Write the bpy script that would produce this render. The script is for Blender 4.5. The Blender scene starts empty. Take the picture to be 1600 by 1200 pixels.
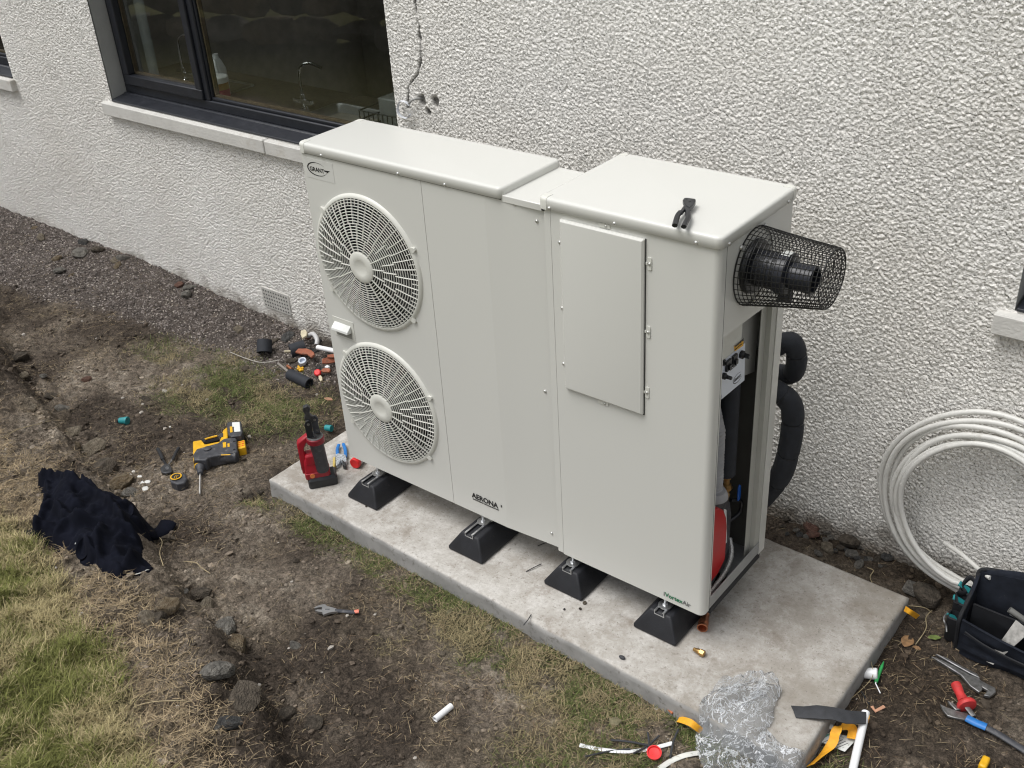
import bpy, bmesh, math, random
import numpy as np
from mathutils import Vector, Matrix, Euler
random.seed(7); np.random.seed(7)
RS = np.random.RandomState
sc = bpy.context.scene
col = sc.collection
# ------------------------------------------------------------------ camera
CAM = np.array([3.0756, -3.4319, 2.7767]); CR = (1.0332, .0559, .6703); FPX = 1665.3
cd = bpy.data.cameras.new('camera'); cam = bpy.data.objects.new('camera', cd); col.objects.link(cam)
cam.location = CAM; cam.rotation_euler = CR
cd.sensor_width = 36; cd.lens = 36 * FPX / 1600; cd.clip_start = .05; cd.clip_end = 300
sc.camera = cam
# ------------------------------------------------------------------ sky, sun, exposure (bright overcast)
SUN_EL, SUN_ROT = math.radians(66), math.radians(215)
w = bpy.data.worlds.new("World"); sc.world = w; w.use_nodes = True
nt = w.node_tree; bg = nt.nodes['Background']
sk = nt.nodes.new('ShaderNodeTexSky'); sk.sky_type = 'NISHITA'; sk.sun_disc = False
sk.sun_elevation = SUN_EL; sk.sun_rotation = SUN_ROT; sk.dust_density = 4; sk.air_density = 1.2
hs = nt.nodes.new('ShaderNodeHueSaturation'); hs.inputs['Saturation'].default_value = .14
nt.links.new(sk.outputs[0], hs.inputs['Color']); nt.links.new(hs.outputs[0], bg.inputs[0])
bg.inputs[1].default_value = .105
sl = bpy.data.lights.new('sun', 'SUN'); so = bpy.data.objects.new('sun', sl); col.objects.link(so)
sl.energy = 1.5; sl.angle = math.radians(35); sl.color = (1, .985, .96)
d_ = Vector((math.sin(SUN_ROT) * math.cos(SUN_EL), math.cos(SUN_ROT) * math.cos(SUN_EL), math.sin(SUN_EL)))
so.rotation_euler = d_.to_track_quat('Z', 'Y').to_euler(); so.location = d_ * 20
sc.view_settings.view_transform = 'Standard'; sc.view_settings.look = 'None'
sc.view_settings.gamma = 1; sc.view_settings.use_curve_mapping = False
sc.view_settings.exposure = 0.43
sc.render.engine = 'CYCLES'
sc.cycles.filter_width = 1.15; sc.cycles.max_bounces = 8; sc.cycles.transparent_max_bounces = 16

# ------------------------------------------------------------------ materials
def srgb(r, g, b):
    f = lambda c: (c / 255 / 12.92) if c / 255 <= .04045 else ((c / 255 + .055) / 1.055) ** 2.4
    return (f(r), f(g), f(b))
MATS = {}
def mat(name, c, rough=.5, metal=0, var=.12, vs=12, bump=0, bs=60, c2=None, mixs=None, spec=.5, alpha=None, coat=0, dirt=None):
    if name in MATS: return MATS[name]
    m = bpy.data.materials.new(name); m.use_nodes = True; N = m.node_tree.nodes; L = m.node_tree.links
    p = N['Principled BSDF']; p.inputs['Roughness'].default_value = rough; p.inputs['Metallic'].default_value = metal
    p.inputs['Specular IOR Level'].default_value = spec; p.inputs['Coat Weight'].default_value = coat
    tc = N.new('ShaderNodeTexCoord')
    n = N.new('ShaderNodeTexNoise'); n.inputs['Scale'].default_value = vs; n.inputs['Detail'].default_value = 6
    L.new(tc.outputs['Object'], n.inputs['Vector'])
    r = N.new('ShaderNodeValToRGB'); r.color_ramp.elements[0].position = .3; r.color_ramp.elements[1].position = .7
    a = tuple(x * (1 - var) for x in c); b = c2 if c2 else tuple(min(1, x * (1 + var)) for x in c)
    r.color_ramp.elements[0].color = (*a, 1); r.color_ramp.elements[1].color = (*b, 1)
    L.new(n.outputs[0], r.inputs[0])
    out = r.outputs[0]
    if dirt:
        n2 = N.new('ShaderNodeTexNoise'); n2.inputs['Scale'].default_value = dirt[1]; n2.inputs['Detail'].default_value = 8
        n2.inputs['Roughness'].default_value = .7
        L.new(tc.outputs['Object'], n2.inputs['Vector'])
        mr = N.new('ShaderNodeMapRange'); mr.inputs[1].default_value = dirt[2]; mr.inputs[2].default_value = dirt[2] + .15
        L.new(n2.outputs[0], mr.inputs[0])
        mx = N.new('ShaderNodeMixRGB'); mx.inputs[2].default_value = (*dirt[0], 1)
        L.new(mr.outputs[0], mx.inputs[0]); L.new(out, mx.inputs[1]); out = mx.outputs[0]
    L.new(out, p.inputs['Base Color'])
    mr = N.new('ShaderNodeMapRange'); rv = min(1, var * 8); mr.inputs[3].default_value = max(0, rough - .06 * rv); mr.inputs[4].default_value = min(1, rough + .08 * rv)
    L.new(n.outputs[0], mr.inputs[0]); L.new(mr.outputs[0], p.inputs['Roughness'])
    if bump:
        nb = N.new('ShaderNodeTexNoise'); nb.inputs['Scale'].default_value = bs; nb.inputs['Detail'].default_value = 5
        L.new(tc.outputs['Object'], nb.inputs['Vector'])
        bp = N.new('ShaderNodeBump'); bp.inputs['Strength'].default_value = bump; bp.inputs['Distance'].default_value = .004 if bs > 20 else .05
        L.new(nb.outputs[0], bp.inputs['Height']); L.new(bp.outputs[0], p.inputs['Normal'])
    MATS[name] = m; return m
CREAM = mat('cream powder coat', (.65, .65, .615), .25, var=.004, vs=3, bump=.02, bs=500, dirt=((.50, .48, .43), 55, .70))
CREAM2 = mat('cream moulded plastic', (.66, .66, .61), .38, var=.02, vs=8)
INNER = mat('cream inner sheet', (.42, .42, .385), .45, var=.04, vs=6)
GREYSTEEL = mat('galvanised sheet', (.30, .31, .32), .42, .6, var=.2, vs=25)
ZINC = mat('zinc channel', (.62, .63, .64), .3, .9, var=.15, vs=40)
BLACKP = mat('black plastic', (.012, .013, .016), .35, var=.2)
BLACKM = mat('black coated wire', (.012, .012, .012), .4, var=.2)
RUBBER = mat('black rubber', (.013, .014, .018), .62, var=.3, vs=20, bump=.25, bs=180, dirt=((.055, .05, .045), 14, .62))
FOAM = mat('black foam lagging', (.018, .021, .028), .75, var=.25, vs=30, bump=.3, bs=300)
DARKV = mat('dark cavity metal', (.008, .008, .009), .6, var=.2)
FANB = mat('dark fan plastic', (.03, .031, .033), .45, var=.2)
SEAM = mat('dark seam and lid shade', (.045, .045, .043), .8)  # dark colour of the seams, also used for shade painted under the lids
SCREW = mat('screw metal', (.6, .6, .58), .28, .7, var=.1)
RED = mat('burner red paint', (.50, .012, .014), .32, var=.1)
NAVY = mat('navy fabric', (.0055, .0065, .012), .95, var=.3, vs=10, bump=.25, bs=500, spec=.12)
BAGF = mat('tool bag fabric', (.013, .016, .024), .85, var=.3, vs=30, bump=.5, bs=600, spec=.25, dirt=((.07, .07, .07), 18, .66))
BAGT = mat('tool bag trim', (.007, .008, .011), .7, var=.3, vs=30, bump=.4, bs=500)
TEAL = mat('teal plastic', (.02, .24, .26), .5, var=.2, dirt=((.06, .08, .08), 30, .55))
BRASS = mat('brass', (.42, .26, .10), .35, .85, var=.2, vs=50)
COPPER = mat('copper', (.50, .20, .11), .32, .85, var=.25, vs=50)
STEEL = mat('worn steel', (.28, .28, .28), .38, .85, var=.35, vs=60, dirt=((.08, .06, .05), 40, .6))
DSTEEL = mat('dark steel', (.07, .072, .076), .42, .7, var=.4, vs=50)
CHROME = mat('chrome', (.75, .75, .76), .12, 1, var=.05)
WPIPE = mat('white plastic pipe', (.62, .615, .585), .42, var=.06, vs=20, dirt=((.40, .38, .34), 16, .60))
WCLEAN = mat('clean white plastic', (.78, .79, .80), .35, var=.03)
YEL = mat('tool yellow', (.72, .40, .012), .42, var=.15, vs=30, dirt=((.25, .17, .07), 35, .62))
YELS = mat('yellow webbing', (.80, .38, .02), .6, var=.12, vs=60, bump=.3, bs=500)
DGREY = mat('tool dark grey', (.045, .047, .055), .55, var=.3, vs=40, dirt=((.16, .15, .14), 45, .56))
TRED = mat('press tool red', (.33, .008, .02), .38, var=.2, vs=20)
BRED = mat('bright red plastic', (.72, .018, .02), .38, var=.1)
HRED = mat('worn red grip', (.50, .035, .035), .55, var=.25, vs=40, dirt=((.20, .05, .04), 50, .6))
BLUE = mat('blue grip', (.02, .17, .50), .45, var=.2, dirt=((.25, .3, .35), 60, .62))
GREEN = mat('green plastic', (.03, .30, .08), .4, var=.1)
ORANGE = mat('orange plastic', (.75, .13, .04), .5, var=.15)
CARD = mat('printed card', (.68, .70, .68), .6, var=.05)
TAN = mat('tan plastic', (.50, .27, .17), .5, var=.15)
LEAFB = mat('dead leaf', (.26, .15, .07), .7, var=.35, vs=60)
LEAFG = mat('green leaf', (.14, .19, .05), .6, var=.3, vs=60)
TERRA = mat('terracotta clay', (.30, .10, .055), .85, var=.3, vs=40, bump=.6, bs=150, dirt=((.10, .07, .05), 30, .52))
SLATE = mat('black damp membrane', (.035, .037, .042), .65, var=.25, vs=30, bump=.4, bs=200)
STRAW = mat('dry straw', (.33, .27, .16), .8, var=.3, vs=40)
FRAME = mat('anthracite window plastic', (.016, .018, .024), .38, var=.15, vs=20, bump=.15, bs=300, dirt=((.05, .05, .055), 10, .62))
BEAD = mat('brown bead', (.13, .095, .06), .6, var=.25, vs=30)
SILL = mat('painted stone sill', (.60, .59, .56), .7, var=.07, vs=9, bump=.5, bs=90, dirt=((.45, .42, .37), 7, .58))
REVEAL = mat('smooth painted reveal', (.36, .365, .355), .75, var=.1, vs=5, bump=.4, bs=60, dirt=((.26, .25, .23), 8, .62))
WTOP = mat('kitchen worktop', (.10, .085, .07), .35, var=.4, vs=30)
ROOMW = mat('room plaster', (.32, .30, .27), .8)
SINKM = mat('stainless sink', (.45, .45, .45), .3, .9)
STICK = mat('clear sticker', (.63, .63, .60), .15, var=.01)
INKB = mat('black ink', (.012, .012, .013), .4)
INKG = mat('green ink', (.01, .16, .07), .4)
INKGR = mat('grey ink', (.12, .12, .12), .4)
WLAB = mat('white label', (.72, .76, .84), .35, var=.02)
YLAB = mat('yellow label', (.80, .42, .02), .5)
HOSE = mat('grey flexible hose', (.33, .33, .34), .55, var=.1)
CREAM.node_tree.nodes['Noise Texture'].inputs['Scale'].default_value = 3
def rockmat(name, c, c2): return mat(name, c, .9, var=.45, vs=2.2, bump=1.0, bs=9, c2=c2, dirt=((.10, .08, .06), 1.7, .54))
ROCKS = [rockmat('grey rubble stone', (.23, .215, .19), (.37, .35, .31)), rockmat('tan sandstone', (.27, .215, .145), (.42, .36, .27)),
         rockmat('dark whinstone', (.07, .07, .07), (.15, .15, .145)), rockmat('ochre stone', (.26, .17, .08), (.38, .31, .21)),
         rockmat('pinkish brick rubble', (.24, .11, .08), (.33, .18, .13)), rockmat('earthy stone', (.10, .078, .055), (.20, .165, .125))]
def glass_mat(name, tint=(1, 1, 1), rough=0.0, refl=1.0):
    m = bpy.data.materials.new(name); m.use_nodes = True; N = m.node_tree.nodes; L = m.node_tree.links
    N.remove(N['Principled BSDF'])
    t = N.new('ShaderNodeBsdfTransparent'); t.inputs[0].default_value = (*tint, 1)
    g = N.new('ShaderNodeBsdfGlossy'); g.inputs['Roughness'].default_value = rough
    f = N.new('ShaderNodeFresnel'); f.inputs[0].default_value = 1.52
    mu = N.new('ShaderNodeMath'); mu.operation = 'MULTIPLY'; mu.inputs[1].default_value = refl; mu.use_clamp = True
    mx = N.new('ShaderNodeMixShader')
    ge = N.new('ShaderNodeNewGeometry'); sb = N.new('ShaderNodeMath'); sb.operation = 'SUBTRACT'; sb.inputs[0].default_value = 1; L.new(ge.outputs['Backfacing'], sb.inputs[1])
    m3 = N.new('ShaderNodeMath'); m3.operation = 'MULTIPLY'; L.new(f.outputs[0], mu.inputs[0]); L.new(mu.outputs[0], m3.inputs[0]); L.new(sb.outputs[0], m3.inputs[1]); L.new(m3.outputs[0], mx.inputs[0])
    L.new(t.outputs[0], mx.inputs[1]); L.new(g.outputs[0], mx.inputs[2]); L.new(mx.outputs[0], N['Material Output'].inputs[0])
    return m
GLASS = glass_mat('double glazing', (.88, .90, .88), 0, 1.9)
def attr_mat(name, rough=.8, bump=0, grain=False):
    m = bpy.data.materials.new(name); m.use_nodes = True; N = m.node_tree.nodes; L = m.node_tree.links
    p = N['Principled BSDF']; p.inputs['Roughness'].default_value = rough; p.inputs['Specular IOR Level'].default_value = .25
    a = N.new('ShaderNodeAttribute'); a.attribute_name = 'tone'
    tc = N.new('ShaderNodeTexCoord'); n = N.new('ShaderNodeTexNoise'); n.inputs['Scale'].default_value = 120; n.inputs['Detail'].default_value = 4
    L.new(tc.outputs['Object'], n.inputs['Vector'])
    mr = N.new('ShaderNodeMapRange'); mr.inputs[1].default_value = .3; mr.inputs[2].default_value = .7; mr.inputs[3].default_value = .75; mr.inputs[4].default_value = 1.2
    L.new(n.outputs[0], mr.inputs[0])
    mx = N.new('ShaderNodeMixRGB'); mx.blend_type = 'MULTIPLY'; mx.inputs[0].default_value = 1
    L.new(a.outputs['Color'], mx.inputs[1]); L.new(mr.outputs[0], mx.inputs[2]); out = mx.outputs[0]
    if grain:
        hsum = None
        for sc_, det, amt, bd in ((45, 6, 1.0, .012), (170, 5, .8, .006)):
            n2 = N.new('ShaderNodeTexNoise'); n2.inputs['Scale'].default_value = sc_; n2.inputs['Detail'].default_value = det; n2.inputs['Roughness'].default_value = .75; n2.inputs['Distortion'].default_value = .6
            L.new(tc.outputs['Object'], n2.inputs['Vector'])
            m2 = N.new('ShaderNodeMapRange'); m2.inputs[1].default_value = .36; m2.inputs[2].default_value = .66; m2.inputs[3].default_value = 1 - .55 * amt; m2.inputs[4].default_value = 1 + .75 * amt
            L.new(n2.outputs[0], m2.inputs[0]); q = N.new('ShaderNodeMixRGB'); q.blend_type = 'MULTIPLY'; q.inputs[0].default_value = 1; L.new(out, q.inputs[1]); L.new(m2.outputs[0], q.inputs[2]); out = q.outputs[0]
            b = N.new('ShaderNodeBump'); b.inputs['Strength'].default_value = 1; b.inputs['Distance'].default_value = bd; L.new(n2.outputs[0], b.inputs['Height'])
            if hsum is not None: L.new(hsum, b.inputs['Normal'])
            hsum = b.outputs[0]
        L.new(hsum, p.inputs['Normal'])
    L.new(out, p.inputs['Base Color']); return m

# ------------------------------------------------------------------ object helpers
def tag(o, label=None, cat=None, group=None, kind=None):
    if label: o['label'] = label
    if cat: o['category'] = cat
    if group: o['group'] = group
    if kind: o['kind'] = kind
    return o
def thing(name, label, cat, loc=(0, 0, 0), rot=(0, 0, 0), group=None):
    o = bpy.data.objects.new(name, None); col.objects.link(o); o.empty_display_size = .05
    o.location = loc; o.rotation_euler = rot
    return tag(o, label, cat, group)
def kids(o): return [c for c in bpy.data.objects if c.parent == o]
def dup(root, loc, rotz=None, label=None):
    r = root.copy(); col.objects.link(r); r.location = loc
    if rotz is not None: r.rotation_euler = (0, 0, rotz)
    if label: r['label'] = label
    for ch in kids(root):
        c = ch.copy(); col.objects.link(c); c.parent = r
        for g in kids(ch):
            d = g.copy(); col.objects.link(d); d.parent = c
    return r
def rotz(a): return Matrix.Rotation(a, 4, 'Z')
class MB:
    def __init__(s, org=(0, 0, 0)): s.v = []; s.f = []; s.org = Vector(org)
    def add(s, vs, fs, M=None):
        b = len(s.v)
        for p in vs:
            p = Vector(p)
            if M is not None: p = M @ p
            s.v.append(tuple(p - s.org))
        s.f += [tuple(b + i for i in f) for f in fs]; return s
    def box(s, x0, x1, y0, y1, z0, z1, M=None):
        vs = [(x, y, z) for x in (x0, x1) for y in (y0, y1) for z in (z0, z1)]
        return s.add(vs, [(0, 1, 3, 2), (4, 6, 7, 5), (0, 4, 5, 1), (2, 3, 7, 6), (0, 2, 6, 4), (1, 5, 7, 3)], M)
    def loft(s, rings, cap0=True, cap1=True, M=None, closed=True):
        n = len(rings[0]); vs = [p for r in rings for p in r]; fs = []
        for i in range(len(rings) - 1):
            for j in range(n if closed else n - 1):
                k = (j + 1) % n; fs.append((i * n + j, i * n + k, (i + 1) * n + k, (i + 1) * n + j))
        if cap0: fs.append(tuple(range(n - 1, -1, -1)))
        if cap1: fs.append(tuple((len(rings) - 1) * n + j for j in range(n)))
        return s.add(vs, fs, M)
    def rrect(s, x0, x1, y0, y1, rad, levels, seg=5, M=None, cap0=True, cap1=True):
        rings = []
        for z, ins in levels:
            a0, a1, b0, b1 = x0 + ins, x1 - ins, y0 + ins, y1 - ins; r = max(rad - ins, .0008); ring = []
            for cx, cy, st in ((a1 - r, b1 - r, 0), (a0 + r, b1 - r, 1), (a0 + r, b0 + r, 2), (a1 - r, b0 + r, 3)):
                for k in range(seg + 1):
                    t = (st + k / seg) * math.pi / 2; ring.append((cx + r * math.cos(t), cy + r * math.sin(t), z))
            rings.append(ring)
        return s.loft(rings, cap0, cap1, M)
    def lathe(s, prof, n=24, M=None, cap0=True, cap1=True):
        rings = [[(r * math.cos(2 * math.pi * k / n), r * math.sin(2 * math.pi * k / n), z) for k in range(n)] for r, z in prof]
        return s.loft(rings, cap0, cap1, M)
    def cyl(s, p0, p1, r0, r1=None, n=16, cap=True):
        p0, p1 = Vector(p0), Vector(p1); d = p1 - p0
        M = Matrix.Translation(p0) @ d.to_track_quat('Z', 'Y').to_matrix().to_4x4()
        return s.lathe([(r0, 0), (r0 if r1 is None else r1, d.length)], n, M, cap, cap)
    def tube(s, path, r, n=8, closed=False, cap=True, flat=None):
        P = [Vector(p) for p in path]; m = len(P); rings = []
        rr = r if hasattr(r, '__len__') else [r] * m
        up = None
        for i in range(m):
            a = P[(i - 1) % m] if closed or i > 0 else P[i]; b = P[(i + 1) % m] if closed or i < m - 1 else P[i]
            t = (b - a).normalized()
            if up is None:
                up = t.orthogonal().normalized() if flat is None else Vector(flat)
            u = (up - t * up.dot(t)).normalized(); up = u; v = t.cross(u)
            if flat is not None:
                u = (Vector(flat) - t * Vector(flat).dot(t)).normalized(); v = t.cross(u)
            q = rr[i]; ra, rb = q if hasattr(q, '__len__') else (q, q)
            rings.append([P[i] + u * math.cos(2 * math.pi * k / n) * ra + v * math.sin(2 * math.pi * k / n) * rb for k in range(n)])
        if closed: rings.append(rings[0])
        return s.loft(rings, cap and not closed, cap and not closed)
    def prism(s, poly, z0, z1, M=None):
        return s.loft([[(x, y, z0) for x, y in poly], [(x, y, z1) for x, y in poly]], M=M)
    def ball(s, c, r, n=10, sc=(1, 1, 1), M=None):
        pr = [(max(math.sin(math.pi * i / n), .02) * r, -math.cos(math.pi * i / n) * r) for i in range(n + 1)]
        T = Matrix.Translation(c) @ Matrix.Diagonal((*sc, 1))
        return s.lathe(pr, n * 2, T if M is None else M @ T)
    def build(s, name, m, parent=None, bevel=0, smooth=True, label=None, kind=None, ang=38, seg=2):
        me = bpy.data.meshes.new(name); me.from_pydata(s.v, [], s.f)
        bm = bmesh.new(); bm.from_mesh(me); bmesh.ops.remove_doubles(bm, verts=bm.verts, dist=1e-6)
        bmesh.ops.recalc_face_normals(bm, faces=bm.faces); bm.to_mesh(me); bm.free()
        if smooth:
            me.shade_smooth(); me.set_sharp_from_angle(angle=math.radians(ang))
        me.materials.append(m)
        o = bpy.data.objects.new(name, me); col.objects.link(o)
        if parent is not None: o.parent = parent
        if bevel:
            b = o.modifiers.new('bevel', 'BEVEL'); b.width = bevel; b.segments = seg; b.limit_method = 'ANGLE'; b.angle_limit = math.radians(40)
            b.harden_normals = False
        if label: o['label'] = label
        if kind: o['kind'] = kind
        return o
def inst(name, me, parent, loc=(0, 0, 0), rot=(0, 0, 0), sc_=1):
    o = bpy.data.objects.new(name, me); col.objects.link(o); o.parent = parent; o.location = loc; o.rotation_euler = rot
    if sc_ != 1: o.scale = (sc_,) * 3 if not hasattr(sc_, '__len__') else sc_
    return o
def text(txt, size, m, parent, M, name='lettering', bold=0, spacing=1.0, depth=.0004, align='LEFT', shear=0, sx=1):
    c = bpy.data.curves.new('t', 'FONT'); c.body = txt; c.size = size; c.offset = bold; c.extrude = depth; c.space_character = spacing
    c.align_x = align; c.shear = shear; c.resolution_u = 3
    o = bpy.data.objects.new('t', c); col.objects.link(o)
    dg = bpy.context.evaluated_depsgraph_get(); me = bpy.data.meshes.new_from_object(o.evaluated_get(dg))
    bpy.data.objects.remove(o)
    me.transform(Matrix.Diagonal((sx, 1, 1, 1))); me.transform(M); me.materials.clear(); me.materials.append(m); me.name = name
    r = bpy.data.objects.new(name, me); col.objects.link(r); r.parent = parent; return r
def smooth_path(P, n=6, closed=False):
    P = [Vector(p) for p in P]; out = []; m = len(P)
    for i in range(m if closed else m - 1):
        a = P[(i - 1) % m] if closed or i > 0 else P[i]; b = P[i]; c = P[(i + 1) % m]; d = P[(i + 2) % m] if closed or i + 2 < m else c
        for k in range(n):
            t = k / n
            out.append(.5 * ((2 * b) + (c - a) * t + (2 * a - 5 * b + 4 * c - d) * t * t + (3 * b - a - 3 * c + d) * t ** 3))
    if not closed: out.append(P[-1])
    return out

# ------------------------------------------------------------------ noise and terrain
def _hash(ix, iy, s):
    n = (ix.astype(np.int64) * 374761393 + iy.astype(np.int64) * 668265263 + s * 2147483647) & 0xffffffff
    n = ((n ^ (n >> 13)) * 1274126177) & 0xffffffff
    return ((n ^ (n >> 16)) & 0xffffff) / float(0xffffff)
def vn(x, y, s=0):
    x = np.asarray(x, float); y = np.asarray(y, float)
    ix = np.floor(x); iy = np.floor(y); fx = x - ix; fy = y - iy
    fx = fx * fx * (3 - 2 * fx); fy = fy * fy * (3 - 2 * fy)
    a = _hash(ix, iy, s); b = _hash(ix + 1, iy, s); c = _hash(ix, iy + 1, s); d = _hash(ix + 1, iy + 1, s)
    return (a + (b - a) * fx) * (1 - fy) + (c + (d - c) * fx) * fy
def fbm(x, y, sc_, oct=4, s=0, gain=.5):
    t = 0; a = 1; n = 0
    for i in range(oct):
        ca, sa = math.cos(.6 * i + .3), math.sin(.6 * i + .3)
        t = t + a * vn((x * ca - y * sa) * sc_, (x * sa + y * ca) * sc_, s + i); n += a; a *= gain; sc_ *= 2.03
    return t / n
def sst(t): t = np.clip(t, 0, 1); return t * t * (3 - 2 * t)
EX = [-9, -5, -3.9, -3.1, -2.15, -1.40, -.86, -.60, -.20, .09, .42, .67, .90, 2, 4, 8]
EY = [.6, -.42, -.68, -.93, -1.27, -1.43, -1.56, -1.61, -1.74, -1.82, -1.88, -1.97, -2.1, -2.62, -3.6, -5.5]
def edge_s(x, y): return np.interp(x, EX, EY) + .05 * (fbm(x, y * 0, 4, 3, 40) - .5) - y
def h(x, y):
    x = np.asarray(x, float); y = np.asarray(y, float)
    s = edge_s(x, y)
    tb = -.088 + .095 * sst((-1.0 - x) / 2.3) + .03 * sst((y + .45) / .45) * sst((-.4 - x) / .5)
    bank = .14 * sst(s / .11) + .13 * np.clip(s - .1, 0, 2.6) + .05 * np.clip(s - 2.7, 0, 9)
    und = .035 * (fbm(x, y, 2.2, 3, 3) - .5)
    # rougher lumps on the dug bank, small clods everywhere
    rgh = .050 * sst((s + .25) / .25) * (1 - .75 * sst((s - .75) / .4)) + .020
    z = tb + bank + und + rgh * (fbm(x, y, 14, 4, 9, .6) - .5) * 1.6
    z = z - .055 * np.exp(-(((x + .425) / .055) ** 2 + ((y + 1.175) / .05) ** 2))
    return z
def ray(px, py):
    R = np.array(Euler(CR).to_matrix()); return R @ np.array([(px - 800) / FPX, (600 - py) / FPX, -1.0])
def onplane(px, py, ax, v):
    d = ray(px, py); t = (v - CAM[ax]) / d[ax]; return CAM + t * d
def G(px, py, lift=0.0):
    """point of the ground surface seen at a place of the photograph, used to measure where things stand"""
    d = ray(px, py); t0 = (.6 - CAM[2]) / d[2]; t1 = (-.25 - CAM[2]) / d[2]
    ts = np.linspace(t0, t1, 400); P = CAM[:, None] + d[:, None] * ts
    i = int(np.argmax(P[2] < h(P[0], P[1]) + lift)); return Vector(P[:, i])
def Z(px, py, z): return Vector(onplane(px, py, 2, z))
def gz(x, y): return float(h(x, y))
def big(name, V, F, mat_, tone=None, kind=None, parent=None, smooth=False):
    """V (n,3), F (m,k) arrays -> mesh object"""
    me = bpy.data.meshes.new(name); k = F.shape[1]
    me.vertices.add(len(V)); me.vertices.foreach_set('co', V.astype(np.float32).ravel())
    me.loops.add(F.size); me.loops.foreach_set('vertex_index', F.astype(np.int32).ravel())
    me.polygons.add(len(F)); me.polygons.foreach_set('loop_start', np.arange(0, F.size, k, dtype=np.int32))
    me.polygons.foreach_set('use_smooth', np.full(len(F), smooth, dtype=bool))
    me.update(calc_edges=True)
    if tone is not None:
        a = me.attributes.new('tone', 'FLOAT_COLOR', 'POINT')
        c = np.ones((len(V), 4), np.float32); c[:, :3] = tone; a.data.foreach_set('color', c.ravel())
    me.materials.append(mat_)
    o = bpy.data.objects.new(name, me); col.objects.link(o)
    if kind: o['kind'] = kind
    if parent: o.parent = parent
    return o
def grid_faces(nx, ny, keep=None):
    i = np.arange(nx * ny).reshape(ny, nx)
    F = np.stack([i[:-1, :-1], i[:-1, 1:], i[1:, 1:], i[1:, :-1]], -1)
    if keep is not None: F = F[keep]
    return F.reshape(-1, 4)
# icosphere base for pebbles
_bm = bmesh.new(); bmesh.ops.create_icosphere(_bm, subdivisions=1, radius=1)
ICO_V = np.array([v.co[:] for v in _bm.verts]); ICO_F = np.array([[v.index for v in f.verts] for f in _bm.faces]); _bm.free()
def scatter_pebbles(name, pts, size, tones, mat_, rs, kind='stuff', sink=.3):
    n = len(pts); S = size[:, None] * rs.uniform(.55, 1.2, (n, 3)); S[:, 2] *= .75
    V = ICO_V[None] * rs.uniform(.75, 1.2, (n, 12, 1)) * S[:, None, :]
    a = rs.uniform(0, 6.28, n); ca, sa = np.cos(a)[:, None], np.sin(a)[:, None]
    X = V[..., 0] * ca - V[..., 1] * sa; Y = V[..., 0] * sa + V[..., 1] * ca
    tl = rs.uniform(-.5, .5, n)[:, None]; Zz = V[..., 2] + X * tl
    V = np.stack([X + pts[:, 0:1], Y + pts[:, 1:2], Zz + pts[:, 2:3] + (size * (.5 - sink))[:, None]], -1)
    F = ICO_F[None] + (np.arange(n) * 12)[:, None, None]
    return big(name, V.reshape(-1, 3), F.reshape(-1, 3), mat_, np.repeat(tones, 12, 0), kind)
def scatter_blades(name, pts, L, W, lean, tones, mat_, rs, kind='stuff', flat=False):
    """each blade: 3 cross sections, the last a point"""
    n = len(pts); a = rs.uniform(0, 6.28, n); dx, dy = np.cos(a), np.sin(a); wx, wy = -dy * W / 2, dx * W / 2
    ve = np.sqrt(np.clip(1 - lean ** 2, 0, 1)); cur = rs.uniform(.2, .6, n)
    def pt(t, bend):
        hh = L * t; r = lean * hh + bend * cur * L * t * t
        zz = hh * ve - bend * cur * L * t * t * .35
        return pts[:, 0] + dx * r, pts[:, 1] + dy * r, pts[:, 2] + zz
    V = np.zeros((n, 5, 3))
    bx = 1.0
    for k, (t, wd) in enumerate(((0, 1), (.55, .85))):
        x, y, z = pt(t, bx)
        V[:, 2 * k, :] = np.stack([x - wx * wd, y - wy * wd, z], -1); V[:, 2 * k + 1, :] = np.stack([x + wx * wd, y + wy * wd, z], -1)
    x, y, z = pt(1, bx); V[:, 4, :] = np.stack([x, y, z], -1)
    if flat: V[..., 2] = np.maximum(V[..., 2], 0) if False else V[..., 2]
    F = np.array([[0, 1, 3], [0, 3, 2], [2, 3, 4]])[None] + (np.arange(n) * 5)[:, None, None]
    return big(name, V.reshape(-1, 3), F.reshape(-1, 3), mat_, np.repeat(tones, 5, 0), kind)
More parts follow.
